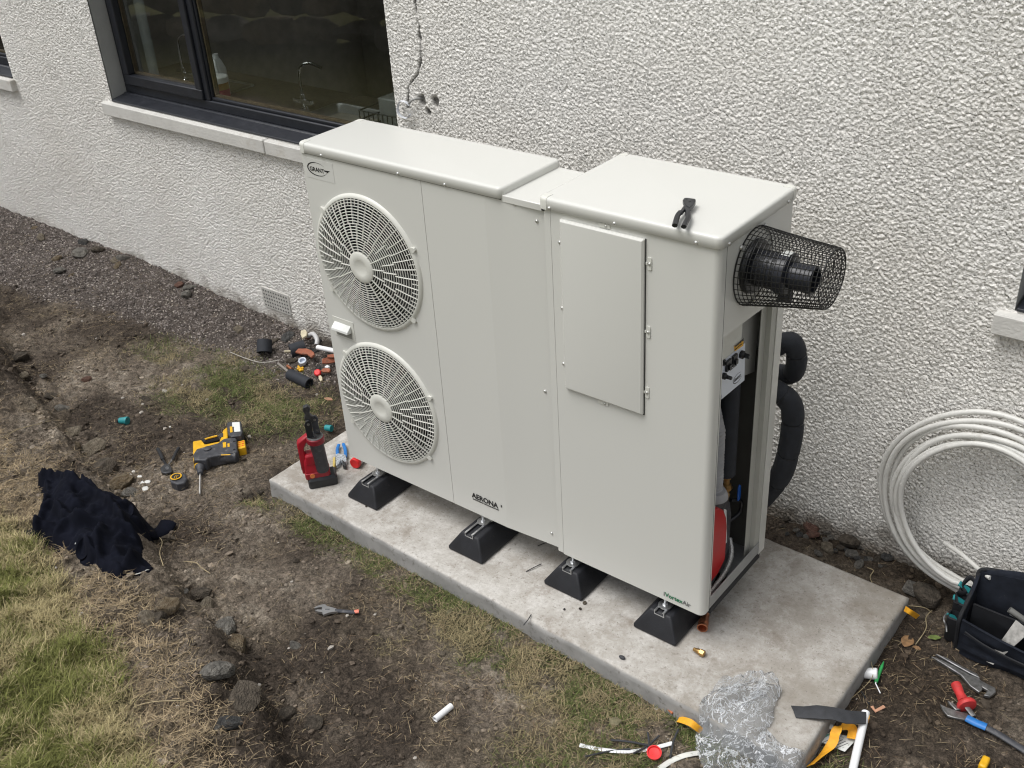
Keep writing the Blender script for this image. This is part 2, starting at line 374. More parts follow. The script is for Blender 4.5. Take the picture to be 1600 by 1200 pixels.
# ================================================================== GROUND
def blob(x, y, px, py, rx, ry, rot=0, z=-.08):
    c = onplane(px, py, 2, z); dx, dy = x - c[0], y - c[1]; ca, sa = math.cos(rot), math.sin(rot)
    u = (dx * ca + dy * sa) / rx; v = (-dx * sa + dy * ca) / ry
    return np.clip(1.25 - np.sqrt(u * u + v * v), 0, 1)
SLX0, SLX1, SLF, SLB = -.354, 2.253, -1.146, -.210     # slab rectangle
def slab_y(x, y0): return y0 - .0272 * x
LX, LY = [], []
for p in ((-60, 740), (0, 800), (70, 880), (140, 1000), (190, 1100), (225, 1200), (300, 1330)):
    q = G(*p); LX.append(q.x); LY.append(q.y)
def m_lawn(x, y):
    b = np.interp(x, LX, LY) + .10 * (fbm(x, y, 6, 3, 21) - .5)
    return sst((b - y) / .16 + .5)
def m_green(x, y):
    g = blob(x, y, 345, 600, .42, .30, .4) * 1.0 + blob(x, y, 430, 640, .32, .26, .3) * .8 + blob(x, y, 260, 560, .25, .2, .2) * .35
    # strip along the front edge of the slab, wider towards the right
    d = slab_y(x, SLF) - y; wd = .16 + .20 * sst((x - .4) / 1.4)
    st = sst((wd - d) / .10) * (d > -.02) * (x > SLX0 - .1) * (x < 2.4)
    g = g + st * .75 + blob(x, y, 1000, 1110, .26, .22, .3) * .8 + blob(x, y, 870, 1190, .22, .2) * .6 + blob(x, y, 720, 1010, .3, .14, .5) * .5
    g = g + blob(x, y, 410, 1010, .10, .08) * .0 + blob(x, y, 1270, 1190, .2, .1) * .5
    n = fbm(x, y, 7, 4, 33)
    return np.clip(g, 0, 1) * sst((n - .28) / .3)
GX = [-9, -3.4, -2.6, -1.8, -1.28, -.95, -.75, -.6]; GY = [-1.1, -.74, -.56, -.45, -.40, -.36, -.22, .1]
def m_gravel(x, y):
    b = np.interp(x, GX, GY) + .16 * (fbm(x, y, 5, 3, 55) - .5)
    return sst((y - b) / .14 + .5) * (x < -.55)
def m_dry(x, y):
    s = edge_s(x, y)
    n = fbm(x, y, 3.2, 4, 71)
    return np.clip(sst((s - .20 + .5 * (n - .5)) / .25) + .4 * sst((n - .52) / .2), 0, 1)
xs = np.unique(np.concatenate([np.linspace(-30, -6, 16), np.linspace(-6, -3.3, 110), np.arange(-3.3, 3.1, .010), np.linspace(3.1, 6, 40), np.linspace(6, 30, 12)]))
ys = np.unique(np.concatenate([np.linspace(-30, -7, 14), np.linspace(-7, -2.9, 60), np.arange(-2.9, .04, .010)]))
gx, gy = np.meshgrid(xs, ys)
gzv = h(gx, gy)
soilm = 1 - np.clip(m_green(gx, gy) + m_lawn(gx, gy) + m_gravel(gx, gy) * .6, 0, 1)
gzv = gzv + .020 * soilm * (fbm(gx, gy, 34, 3, 12, .65) - .45)
# disturbed, darker soil; drier crumbs; thatch
n1 = fbm(gx, gy, 3.1, 4, 61)[..., None]; n2 = fbm(gx, gy, 22, 3, 62)[..., None]; n3 = fbm(gx, gy, 60, 2, 63)[..., None]
dark = np.array([.055, .043, .033]); mid = np.array([.140, .115, .090]); pale = np.array([.27, .235, .19])
tone = dark + (mid - dark) * sst((n1 - .32) / .34) ; tone = tone + (pale - tone) * (.55 * sst((n2 - .5) / .25) * sst((n1 - .40) / .3))
dry = m_dry(gx, gy)[..., None]; tone = tone + (np.array([.20, .163, .115]) - tone) * dry * .62
hole = np.clip(blob(gx, gy, 400, 772, .09, .07), 0, 1)[..., None]; tone = tone + (np.array([.016, .012, .009]) - tone) * hole  # near-black blob paints the shade inside the hole
rd = (np.clip(blob(gx, gy, 1450, 1050, .5, .45), 0, 1) + np.clip(blob(gx, gy, 1350, 870, .6, .16), 0, 1))[..., None]
tone = tone + (np.array([.030, .021, .014]) - tone) * np.clip(rd, 0, 1) * .8
gn = m_green(gx, gy)[..., None]; tone = tone + (np.array([.062, .060, .026]) - tone) * gn * .8
lw = m_lawn(gx, gy)[..., None]; tone = tone + (np.array([.13, .125, .05]) - tone) * lw
gv = m_gravel(gx, gy)[..., None]; tone = tone + (np.array([.085, .072, .064]) - tone) * gv * .85
tone = tone * (.79 + .60 * n3)
GROUND = attr_mat('soil and turf', .95, grain=True)
ground = big('ground', np.stack([gx, gy, gzv], -1).reshape(-1, 3), grid_faces(len(xs), len(ys)), GROUND, tone.reshape(-1, 3), 'structure', smooth=True)

# ---- ground cover (stuff)
rs = RS(3)
def in_slab(x, y): return (x > SLX0 - .004) & (x < SLX1 + .004) & (y > slab_y(x, SLF) - .004) & (y < slab_y(x, SLB) + .004)
def in_view(x, y, m=60):
    R = np.array(Euler(CR).to_matrix()); P = np.stack([x, y, h(x, y)], -1) - CAM; q = P @ R
    u = 800 + FPX * q[:, 0] / -q[:, 2]; v = 600 - FPX * q[:, 1] / -q[:, 2]
    return (q[:, 2] < 0) & (u > -m) & (u < 1600 + m) & (v > -m) & (v < 1200 + 2 * m)
def sample(n, x0, x1, y0, y1, prob):
    x = rs.uniform(x0, x1, n); y = rs.uniform(y0, y1, n)
    k = (rs.uniform(0, 1, n) < prob(x, y)) & ~in_slab(x, y) & in_view(x, y, 200)
    x, y = x[k], y[k]; return np.stack([x, y, h(x, y)], -1)
BL = attr_mat('grass blades', .75)
def mixtone(n, A, B, r, sd=.25):
    t = rs.uniform(0, 1, (n, 1)) < r; c = np.where(t, np.array(A), np.array(B)); return c * rs.uniform(1 - sd, 1 + sd, (n, 1))
# lawn on the bank
P = sample(330000, -1.6, 2.2, -3.1, -1.6, lambda x, y: m_lawn(x, y) * .95); n = len(P)
pn = fbm(P[:, 0], P[:, 1], 4.5, 3, 91)[:, None]
tn = np.where(rs.uniform(0, 1, (n, 1)) < sst((pn - .40) / .34), np.array([.17, .18, .052]), np.array([.40, .34, .18])) * rs.uniform(.7, 1.3, (n, 1))
lg = np.where(rs.uniform(0, 1, n) < .06, 1.8, 1.0); scatter_blades('lawn_grass', P, lg * rs.uniform(.014, .048, n) * (.6 + .9 * pn[:, 0]), rs.uniform(.0016, .003, n), rs.uniform(.1, .9, n), tn, BL, rs)
# worn green turf by the house and beside the slab
P = sample(420000, -2.6, 2.6, -1.9, 0, lambda x, y: m_green(x, y) * .85); n = len(P)
pn = fbm(P[:, 0], P[:, 1], 6, 3, 92)[:, None]
tn = np.where(rs.uniform(0, 1, (n, 1)) < sst((pn - .28) / .3) * .85, np.array([.105, .13, .040]), np.array([.27, .225, .125])) * rs.uniform(.6, 1.35, (n, 1))
scatter_blades('worn_turf_grass', P, rs.uniform(.012, .034, n), rs.uniform(.0014, .0026, n), rs.uniform(.4, .99, n), tn, BL, rs)
# flattened dry straw and roots over the soil
def pstraw(x, y): return (1 - .8 * (y > slab_y(x, SLB)) * (x > -.2)) * (.16 + .32 * m_dry(x, y) + .38 * m_green(x, y)) * (1 - .9 * m_gravel(x, y)) * (1 - m_lawn(x, y) * .7) * (.25 + 1.5 * sst((fbm(x, y, 5, 3, 93) - .38) / .3))
P = sample(230000, -4.5, 3.0, -3.0, .0, pstraw); n = len(P); P[:, 2] += rs.uniform(.002, .012, n)
tn = mixtone(n, [.34, .27, .17], [.17, .12, .075], .55, .35)
scatter_blades('dry_straw', P, rs.uniform(.008, .038, n) * np.where(rs.uniform(0, 1, n) < .04, 2.0, 1), rs.uniform(.0008, .0018, n), rs.uniform(.97, .9999, n), tn, BL, rs)
def pth(x, y):
    s = edge_s(x, y); return sst((s - .12) / .25) * (1 - m_lawn(x, y)) * .9 * sst((fbm(x, y, 5, 3, 95) - .36) / .2)
P = sample(260000, -4.2, 2.0, -3.0, -.6, pth); n = len(P); P[:, 2] += rs.uniform(.0, .012, n)
tn = mixtone(n, [.37, .29, .18], [.20, .15, .09], .6, .35)
scatter_blades('dry_thatch', P, rs.uniform(.012, .05, n), rs.uniform(.0011, .0022, n), rs.uniform(.85, .999, n), tn, BL, rs)
# gravel
PB = attr_mat('gravel stones', .85)
P = sample(60000, -5.4, -.5, -1.3, -.004, lambda x, y: m_gravel(x, y) * (.9 - .35 * (fbm(x, y, 4, 3, 44) > .55))); n = len(P)
tn = mixtone(n, [.21, .185, .17], [.095, .080, .072], .5, .5); pk = rs.uniform(0, 1, n) < .05; tn[pk] = np.array([.42, .38, .33])
scatter_pebbles('gravel', P, rs.uniform(.003, .0085, n), tn, PB, rs)
# soil crumbs and clods
def pclod(x, y): return (1 - m_gravel(x, y)) * (1 - .85 * m_lawn(x, y)) * (1 - .7 * m_green(x, y)) * (.25 + .75 * sst((fbm(x, y, 4, 3, 47) - .35) / .3))
P = sample(60000, -4.2, 3.0, -2.9, .02, pclod); n = len(P)
ct = tone.reshape(-1, 3)
ix = np.clip(np.searchsorted(xs, P[:, 0]), 0, len(xs) - 1); iy = np.clip(np.searchsorted(ys, P[:, 1]), 0, len(ys) - 1)
tn = ct[iy * len(xs) + ix] * rs.uniform(.5, 1.9, (n, 1)); pk = rs.uniform(0, 1, n) < .012; tn[pk] = np.array([.40, .37, .33])
scatter_pebbles('soil_crumbs', P, np.clip(.0022 + rs.exponential(.0030, n), .002, .020), tn, PB, rs, sink=.35)

# ================================================================== SLAB
def slab_build():
    nx, ny = 260, 100
    u = np.linspace(0, 1, nx); v = np.linspace(0, 1, ny); U, Vv = np.meshgrid(u, v)
    X = SLX0 + U * (SLX1 - SLX0); Y = SLF + Vv * (SLB - SLF) - .0272 * X
    ed = np.minimum(np.minimum(U * 2.6, (1 - U) * 2.6), np.minimum(Vv * .94, (1 - Vv) * .94))
    Zt = .0016 * (fbm(X, Y, 9, 3, 5) - .5) + .0012 * (fbm(X, Y, 45, 3, 6) - .5) - .007 * np.clip(1 - ed / .012, 0, 1) ** 2
    j = .004 * (fbm(X, Y, 7, 3, 8) - .5) + .003 * (fbm(X, Y, 40, 2, 9) - .5)
    k = np.clip(1 - ed / .02, 0, 1); Y = Y + j * k; X = X + j * k; V = np.stack([X, Y, Zt], -1).reshape(-1, 3)
    F = [tuple(f) for f in grid_faces(nx, ny)]
    idx = np.arange(nx * ny).reshape(ny, nx)
    loop = list(idx[0, :]) + list(idx[1:, -1]) + list(idx[-1, ::-1][1:]) + list(idx[::-1, 0][1:-1])
    prev = loop; n0 = len(V); allV = [V]
    for zz, out in ((-.03, .0015), (-.07, .003), (-.16, .004)):
        P = V[loop].copy(); c = np.array([(SLX0 + SLX1) / 2, (SLF + SLB) / 2, 0])
        d = np.sign(P - c); P[:, 2] = zz
        bul = (fbm(P[:, 0] + zz * 9, P[:, 1], 5, 3, 77) - .5) * .012
        P[:, 1] += np.where((P[:, 1] < SLF + .1), -out + bul, 0); P[:, 0] += np.where(P[:, 0] > SLX1 - .06, out + bul * .5, 0)
        allV.append(P); new = list(range(n0, n0 + len(loop))); n0 += len(loop)
        for i in range(len(loop)):
            j2 = (i + 1) % len(loop); F.append((prev[j2], prev[i], new[i], new[j2]))
        prev = new
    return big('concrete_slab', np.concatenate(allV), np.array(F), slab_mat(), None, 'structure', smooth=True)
def slab_mat():
    m = bpy.data.materials.new('concrete'); m.use_nodes = True; N = m.node_tree.nodes; L = m.node_tree.links
    p = N['Principled BSDF']; p.inputs['Roughness'].default_value = .85; p.inputs['Specular IOR Level'].default_value = .3
    tc = N.new('ShaderNodeTexCoord')
    def noise(s, d=8, r=.6, lo=.35, hi=.65):
        n = N.new('ShaderNodeTexNoise'); n.inputs['Scale'].default_value = s; n.inputs['Detail'].default_value = d; n.inputs['Roughness'].default_value = r
        L.new(tc.outputs['Object'], n.inputs[0]); k = N.new('ShaderNodeMapRange'); k.inputs[1].default_value = lo; k.inputs[2].default_value = hi
        L.new(n.outputs[0], k.inputs[0]); return k.outputs[0], n
    def mix(f, a, b, amt=1.0):
        x = N.new('ShaderNodeMixRGB')
        if amt < 1:
            mm = N.new('ShaderNodeMath'); mm.operation = 'MULTIPLY'; mm.inputs[1].default_value = amt; L.new(f, mm.inputs[0]); f = mm.outputs[0]
        L.new(f, x.inputs[0])
        for i, q in ((1, a), (2, b)):
            if isinstance(q, tuple): x.inputs[i].default_value = (*q, 1)
            else: L.new(q, x.inputs[i])
        return x.outputs[0]
    a, _ = noise(2.2, 8, .6); c = mix(a, (.30, .275, .24), (.50, .48, .45))
    b, _ = noise(11, 10, .75, .44, .62); c = mix(b, c, (.60, .585, .56), .8)
    b3, _ = noise(70, 6, .8, .40, .62); c = mix(b3, c, (.26, .24, .21), .35)
    d, _ = noise(38, 6, .7, .57, .66); c = mix(d, c, (.20, .175, .15), .6)
    e, _ = noise(5, 10, .75, .53, .66); c = mix(e, c, (.21, .175, .14), .7)
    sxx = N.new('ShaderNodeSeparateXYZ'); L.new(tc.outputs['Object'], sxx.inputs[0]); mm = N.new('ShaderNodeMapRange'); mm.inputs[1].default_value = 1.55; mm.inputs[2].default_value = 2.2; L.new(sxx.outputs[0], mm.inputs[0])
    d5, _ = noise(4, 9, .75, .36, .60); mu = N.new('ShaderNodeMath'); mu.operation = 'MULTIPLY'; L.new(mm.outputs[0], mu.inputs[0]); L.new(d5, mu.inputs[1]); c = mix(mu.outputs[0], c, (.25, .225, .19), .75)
    f, _ = noise(120, 4, .7, .61, .67); c = mix(f, c, (.10, .085, .07), .75)
    g = N.new('ShaderNodeTexNoise'); g.inputs['Scale'].default_value = 14; g.inputs['Detail'].default_value = 8
    # cast vertical faces are greyer, smoother formwork concrete
    ge = N.new('ShaderNodeNewGeometry'); sx = N.new('ShaderNodeSeparateXYZ'); L.new(ge.outputs['Normal'], sx.inputs[0])
    mr = N.new('ShaderNodeMapRange'); mr.inputs[1].default_value = .75; mr.inputs[2].default_value = .35; L.new(sx.outputs[2], mr.inputs[0])
    h1, _ = noise(6, 6, .6); side = mix(h1, (.235, .232, .225), (.35, .345, .335))
    h2, _ = noise(30, 5, .7, .56, .68); side = mix(h2, side, (.14, .13, .115), .7)
    c = mix(mr.outputs[0], c, side); L.new(c, p.inputs['Base Color'])
    bp = N.new('ShaderNodeBump'); bp.inputs['Strength'].default_value = .35; bp.inputs['Distance'].default_value = .004
    nb = N.new('ShaderNodeTexNoise'); nb.inputs['Scale'].default_value = 60; nb.inputs['Detail'].default_value = 8; nb.inputs['Roughness'].default_value = .7
    L.new(tc.outputs['Object'], nb.inputs[0]); L.new(nb.outputs[0], bp.inputs['Height']); L.new(bp.outputs[0], p.inputs['Normal'])
    return m
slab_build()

# ================================================================== HOUSE WALL
house = thing('house', 'house with cream roughcast render wall and dark framed windows', 'house', (0, 0, 0))
WIN = [(-2.82, -.425, 1.10, 2.42), (-6.2, -3.955, 1.10, 2.42), (2.352, 4.6, 1.10, 2.42)]
def wall_mat():
    m = bpy.data.materials.new('painted roughcast'); m.use_nodes = True; N = m.node_tree.nodes; L = m.node_tree.links
    p = N['Principled BSDF']; p.inputs['Roughness'].default_value = .95; p.inputs['Specular IOR Level'].default_value = .08
    tc = N.new('ShaderNodeTexCoord')
    n = N.new('ShaderNodeTexNoise'); n.inputs['Scale'].default_value = 1.3; n.inputs['Detail'].default_value = 7; L.new(tc.outputs['Object'], n.inputs[0])
    r = N.new('ShaderNodeValToRGB'); r.color_ramp.elements[0].position = .3; r.color_ramp.elements[1].position = .7
    r.color_ramp.elements[0].color = (.82, .795, .75, 1); r.color_ramp.elements[1].color = (.90, .885, .85, 1); L.new(n.outputs[0], r.inputs[0])
    # mud splash and algae towards the foot of the wall, ragged
    sx = N.new('ShaderNodeSeparateXYZ'); L.new(tc.outputs['Object'], sx.inputs[0])
    n2 = N.new('ShaderNodeTexNoise'); n2.inputs['Scale'].default_value = 9; n2.inputs['Detail'].default_value = 8; L.new(tc.outputs['Object'], n2.inputs[0])
    ad = N.new('ShaderNodeMath'); ad.operation = 'MULTIPLY_ADD'; ad.inputs[1].default_value = -.34; L.new(n2.outputs[0], ad.inputs[0]); L.new(sx.outputs[2], ad.inputs[2])
    mr = N.new('ShaderNodeMapRange'); mr.inputs[1].default_value = -.24; mr.inputs[2].default_value = -.09; mr.inputs[3].default_value = .8; mr.inputs[4].default_value = 0; L.new(ad.outputs[0], mr.inputs[0])
    mx = N.new('ShaderNodeMixRGB'); mx.inputs[2].default_value = (.17, .135, .095, 1); L.new(mr.outputs[0], mx.inputs[0]); L.new(r.outputs[0], mx.inputs[1])
    # damp stain patches, and open cracks / holes (attribute)
    at = N.new('ShaderNodeAttribute'); at.attribute_name = 'tone'
    m2 = N.new('ShaderNodeMixRGB'); m2.blend_type = 'MULTIPLY'; m2.inputs[0].default_value = 1; L.new(mx.outputs[0], m2.inputs[1]); L.new(at.outputs['Color'], m2.inputs[2])
    L.new(m2.outputs[0], p.inputs['Base Color'])
    b = N.new('ShaderNodeBump'); b.inputs['Strength'].default_value = 1; b.inputs['Distance'].default_value = .006
    nb = N.new('ShaderNodeTexNoise'); nb.inputs['Scale'].default_value = 78; nb.inputs['Detail'].default_value = 3; nb.inputs['Roughness'].default_value = .5; nb.inputs['Distortion'].default_value = .8; L.new(tc.outputs['Object'], nb.inputs[0])
    vo = N.new('ShaderNodeTexVoronoi'); vo.feature = 'SMOOTH_F1'; vo.inputs['Smoothness'].default_value = .25; vo.inputs['Scale'].default_value = 88
    dm = N.new('ShaderNodeVectorMath'); dm.operation = 'MULTIPLY_ADD'; dm.inputs[1].default_value = (.012, .012, .012); L.new(nb.outputs['Color'], dm.inputs[0]); L.new(tc.outputs['Object'], dm.inputs[2]); L.new(dm.outputs[0], vo.inputs['Vector'])
    b2 = N.new('ShaderNodeBump'); b2.invert = True; b2.inputs['Strength'].default_value = 1; b2.inputs['Distance'].default_value = .0085; L.new(vo.outputs['Distance'], b2.inputs['Height'])
    L.new(nb.outputs[0], b.inputs['Height']); L.new(b2.outputs[0], b.inputs['Normal']); L.new(b.outputs[0], p.inputs['Normal'])
    return m
def bandpass(nx, ny, cell, lo, hi, seed):
    r = RS(seed).normal(size=(ny, nx)); F = np.fft.rfft2(r)
    fy = np.fft.fftfreq(ny, cell)[:, None]; fx = np.fft.rfftfreq(nx, cell)[None]
    k = np.sqrt(fx * fx + fy * fy); wv = np.exp(-(k / hi) ** 2) * (1 - np.exp(-(k / lo) ** 2))
    o = np.fft.irfft2(F * wv, s=(ny, nx)); return o / o.std()
def wall_build():
    cell = .004; x0w, z0w = -7.0, -.25; NX, NZ = 3000, 720
    cell_ = cell; A = bandpass(NX, NZ, cell, 48, 92, 4); B = A; H = A * .30 + .5
    xs = np.concatenate([np.linspace(-7, -4.9, 60), np.arange(-4.9, -2.9, .008), np.arange(-2.9, -1.2, .0065), np.arange(-1.2, 2.55, .0048), np.linspace(2.56, 5, 60)])
    zs = np.concatenate([np.arange(-.2, 2.12, .0052), np.linspace(2.13, 2.6, 12)])
    for a in WIN:
        for v in a[:2]:
            xs[np.argmin(abs(xs - v))] = v
    zs[np.argmin(abs(zs - 1.10))] = 1.10; zs[np.argmin(abs(zs - 2.42))] = 2.42
    xs = np.unique(np.round(xs, 4)); zs = np.unique(np.round(zs, 4)); xs = xs[np.concatenate([[True], np.diff(xs) > .0012])]; X, Z_ = np.meshgrid(xs, zs)
    fx = (X - x0w) / cell; fz = (Z_ - z0w) / cell; ix = np.clip(fx.astype(int), 0, NX - 2); iz = np.clip(fz.astype(int), 0, NZ - 2); fx = fx - ix; fz = np.clip(fz - iz, 0, 1)
    hh = (H[iz, ix] * (1 - fx) + H[iz, ix + 1] * fx) * (1 - fz) + (H[iz + 1, ix] * (1 - fx) + H[iz + 1, ix + 1] * fx) * fz
    amp = .0078 * (.8 + .4 * fbm(X, Z_, 1.5, 3, 7)); sm = np.zeros_like(X)
    # smooth filler patches where an old pipe was removed
    def band(ax, az, bx, bz, wd):
        dx, dz = bx - ax, bz - az; t = np.clip(((X - ax) * dx + (Z_ - az) * dz) / (dx * dx + dz * dz), 0, 1)
        d = np.hypot(X - ax - t * dx, Z_ - az - t * dz) + .02 * (fbm(X, Z_, 18, 3, 17) - .5)
        return sst((wd - d) / .012 + .5)
    sm = np.maximum.reduce([band(2.352, .30, 2.345, 1.02, .024), band(2.345, .30, 2.22, .235, .024), band(2.30, 1.0, 2.37, 1.02, .03)])
    for a in WIN:                      # fair edge around openings
        dx = np.maximum(np.maximum(a[0] - X, X - a[1]), 0); dz = np.maximum(np.maximum(a[2] - Z_, Z_ - a[3]), 0)
        amp = amp * (1 - .8 * sst((.012 - np.hypot(dx, dz)) / .012))
    Y = -.004 - (hh * amp) * (1 - sm) - .003 * sm - .006 * (fbm(X, Z_, 2.5, 3, 19) - .5)
    tn = np.ones_like(X)
    tn *= 1 - .10 * sm
    # crack running down to the old bracket
    CX = [-.215, -.235, -.220, -.235, -.262, -.330, -.345]; CZ = [2.6, 1.86, 1.72, 1.62, 1.56, 1.50, 1.40]
    cx = np.interp(Z_, CZ[::-1], CX[::-1]) + .012 * (fbm(X * 0, Z_, 30, 3, 23) - .5); cw = .009 * (fbm(X * 0 + 3, Z_, 26, 3, 24) ** 1.6) * 1.6
    ck = sst((cw - abs(X - cx)) / .004 + .5) * (Z_ > 1.40); Y += .010 * ck; tn *= 1 - .82 * ck
    for (qx, qz, qr) in ((-.25, 1.45, .022), (-.172, 1.455, .018), (-.22, 1.40, .013)):
        d = np.hypot(X - qx, (Z_ - qz) * .8) + .02 * (fbm(X, Z_, 40, 2, 29) - .5); k = sst((qr - d) / .008 + .5); Y += .016 * k; tn *= 1 - .75 * k
    for (qx, qz, rx, rz, a_) in ((-.2, 1.38, .10, .10, .16),):
        d = np.hypot((X - qx) / rx, (Z_ - qz) / rz); tn *= 1 - a_ * sst(1 - d)
    V = np.stack([X, Y, Z_], -1).reshape(-1, 3)
    cxm = (X[:-1, :-1] + X[1:, 1:]) / 2; czm = (Z_[:-1, :-1] + Z_[1:, 1:]) / 2; keep = np.ones_like(cxm, bool)
    for a in WIN: keep &= ~((cxm > a[0]) & (cxm < a[1]) & (czm > a[2]) & (czm < a[3]))
    V0 = V
    big('wall', V0, grid_faces(len(xs), len(zs), keep)[:, ::-1], wall_mat(), np.repeat(tn.reshape(-1, 1), 3, 1) * np.array([1, .99, .975]) ** (1 - tn.reshape(-1, 1)), None, house, smooth=True)
wall_build()
def build_window(a, splits, name='window'):
    x0, x1, z0, z1 = a
    r = MB()
    for (p, q) in ((x0 - .0, x0 - .12), (x1 + .0, x1 + .12)): r.box(min(p, q), max(p, q), .004, .30, z0 - .3, z1 + .1)
    r.box(x0 - .1, x1 + .1, .004, .30, z1, z1 + .15); r.box(x0 - .1, x1 + .1, .006, .30, z0 - .35, z0 - .006)
    rv = r.build('reveal', REVEAL, house, smooth=False)
    w_ = MB()
    # outer frame members
    fb = z0 + .045; ft = .055
    w_.box(x0 + .002, x1 - .002, .10, .17, z0 + .03, z0 + .03 + ft)
    w_.box(x0 + .002, x0 + .045, .1, .17, z0 + .0852, z1); w_.box(x1 - .045, x1 - .002, .1, .17, z0 + .0852, z1)
    w_.box(x0 + .0452, x1 - .0452, .1, .17, z1 - .05, z1)
    for sx in splits: w_.box(sx - .022, sx + .022, .1, .17, z0 + .0852, z1 - .0502)
    W_ = w_.build(name, FRAME, house, bevel=.006, smooth=True)
    # sloping dark cill board
    c = MB(); yy = [(-.012, z0 + .012), (-.012, z0 - .0), (.10, z0 + .0), (.10, z0 + .034), (.085, z0 + .034), (.08, z0 + .028)]
    c.loft([[(x, y, z) for y, z in yy] for x in (x0 + .006, x1 - .006)])
    c.build('window_cill', FRAME, W_, bevel=.003)
    edges = [x0 + .045] + [s for s in splits for _ in (0, 1)] + [x1 - .045]
    for i in range(0, len(edges), 2):
        e0 = edges[i] + (.0 if i == 0 else .0222); e1 = edges[i + 1] - (0 if i == len(edges) - 2 else .0222)
        sash = (i == 0 and len(splits)); zb, zt = z0 + .0855, z1 - .0505; wd = .052 if sash else .012; yo = .085 if sash else .112
        s_ = MB(); s_.box(e0 + .001, e1 - .001, yo, .165, zb, zb + wd + .006); s_.box(e0 + .001, e1 - .001, yo, .165, zt - wd, zt)
        s_.box(e0 + .001, e0 + wd, yo, .165, zb + wd + .0062, zt - wd - .0002); s_.box(e1 - wd, e1 - .001, yo, .165, zb + wd + .0062, zt - wd - .0002)
        s_.build('sash' if sash else 'pane_surround', FRAME, W_, bevel=.005)
        b = MB(); g0, g1, gb, gt = e0 + wd, e1 - wd, zb + wd + .006, zt - wd; bw = .012
        b.box(g0 + .0005, g1 - .0005, .128, .150, gb + .0005, gb + bw); b.box(g0 + .0005, g0 + bw, .128, .150, gb + bw + .0002, gt)
        b.box(g1 - bw, g1 - .0005, .128, .150, gb + bw + .0002, gt)
        b.build('glazing_bead', BEAD, W_)
        g = MB(); g.box(g0, g1, .122, .126, gb, gt); g.build('pane', GLASS, W_, smooth=False)
        if not sash or True:
            pass
    return W_
win1 = build_window(WIN[0], [-2.01]); build_window(WIN[1], [-4.6]); build_window(WIN[2], [3.2])
# stone sills, the long one in two lengths with a step at the joint
def sill(x0, x1, dz=0, dy=0):
    s = MB(); s.rrect(x0, x1, -.048 + dy, .10, .006, [(1.022 + dz, .002), (1.026 + dz, 0), (1.092 + dz, 0), (1.097 + dz, .004)], seg=2)
    o = s.build('stone_sill', SILL, house, smooth=False); return o
sill(-2.88, -1.395, 0); sill(-1.392, -.36, -.003, .004); sill(-6.3, -3.93); sill(2.30, 4.7, -.004)
# air brick
ab = MB(); X0, X1, A0, A1 = -1.70, -1.46, .03, .165
ab.box(X0, X1, -.0135, .02, A0, A1)
vent = ab.build('air_brick', mat('painted air brick', (.50, .49, .46), .8, bump=.4), house, bevel=.004)
hb = MB()
for i in range(10):
    for j in range(5):
        cx_ = X0 + .02 + i * .0222; cz_ = A0 + .02 + j * .0235; hb.box(cx_ - .0046, cx_ + .0046, -.0150, -.0130, cz_ - .0046, cz_ + .0046)
hb.build('vent_hole', mat('vent hole', (.10, .10, .095), .8), vent, kind='stuff')
# old pipe ring bracket on the wall
rb = MB(); rb.tube([(-.345 + .040 * math.cos(t), -.03 + .004 * math.sin(3 * t), 1.40 + .040 * math.sin(t)) for t in np.linspace(.6, 5.9, 30)], [(.009, .0022)] * 30, 8, flat=(0, 1, 0))
bk = thing('pipe_bracket', 'pale round pipe clip on the wall right of the large window', 'bracket', (-.3, -.02, 1.40))
o = rb.build('clip_ring', mat('clip plastic', (.62, .64, .68), .5), None); o.parent = bk; o.location = (.3, .02, -1.40)
rb = MB(); rb.tube(smooth_path([(-.262, .01, 1.452), (-.272, -.022, 1.456), (-.292, -.03, 1.448), (-.312, -.03, 1.432)]), .0055, 8)
o = rb.build('bracket_arm', mat('clip arm', (.30, .30, .29), .6, var=.3, vs=60), None); o.parent = bk; o.location = (.3, .02, -1.40)

# ================================================================== KITCHEN BEHIND THE WINDOW
rm = MB(); rm.box(-3.6, -3.0, 2.8, 2.9, 0, 2.6); rm.box(-.3, .3, 2.8, 2.9, 0, 2.6); rm.box(-3.0, -.3, 2.8, 2.9, 0, .25); rm.box(-3.0, -.3, 2.8, 2.9, 2.3, 2.6); rm.box(-3.7, -3.6, .3, 2.9, 0, 2.6); rm.box(.3, .4, .3, 2.9, 0, 2.6); rm.box(-3.6, .3, .3, 2.8, -.02, 0)  # unseen back wall given an added wide opening so sky light brightens the room
rm.box(-3.6, .3, .3, 2.8, 2.5, 2.6); rm.box(-3.6, .3, .301, .33, 0, 1.0)
rm.build('room_wall', ROOMW, house, smooth=False)
wb = MB(); wb.box(-2.82, -.425, .172, .33, 1.085, 1.105); wb.build('window_board', mat('window board', (.13, .10, .07), .4), house, bevel=.004)
kc = thing('kitchen_counter', 'kitchen worktop with inset steel sink and mixer tap seen through the large window', 'counter', (-1.6, .35, 0))
k = MB((-1.6, .35, 0)); k.box(-3.5, -1.72, .34, .98, .99, 1.03); k.box(-1.22, .25, .34, .98, .99, 1.03); k.box(-1.7198, -1.2202, .34, .40, .99, 1.03); k.box(-1.7198, -1.2202, .80, .98, .99, 1.03)
k.build('worktop', WTOP, kc, bevel=.004)
k = MB((-1.6, .35, 0)); k.box(-3.5, .25, .36, .94, .1, .985); k.build('cupboard_base', ROOMW, kc)
k = MB((-1.6, .35, 0))
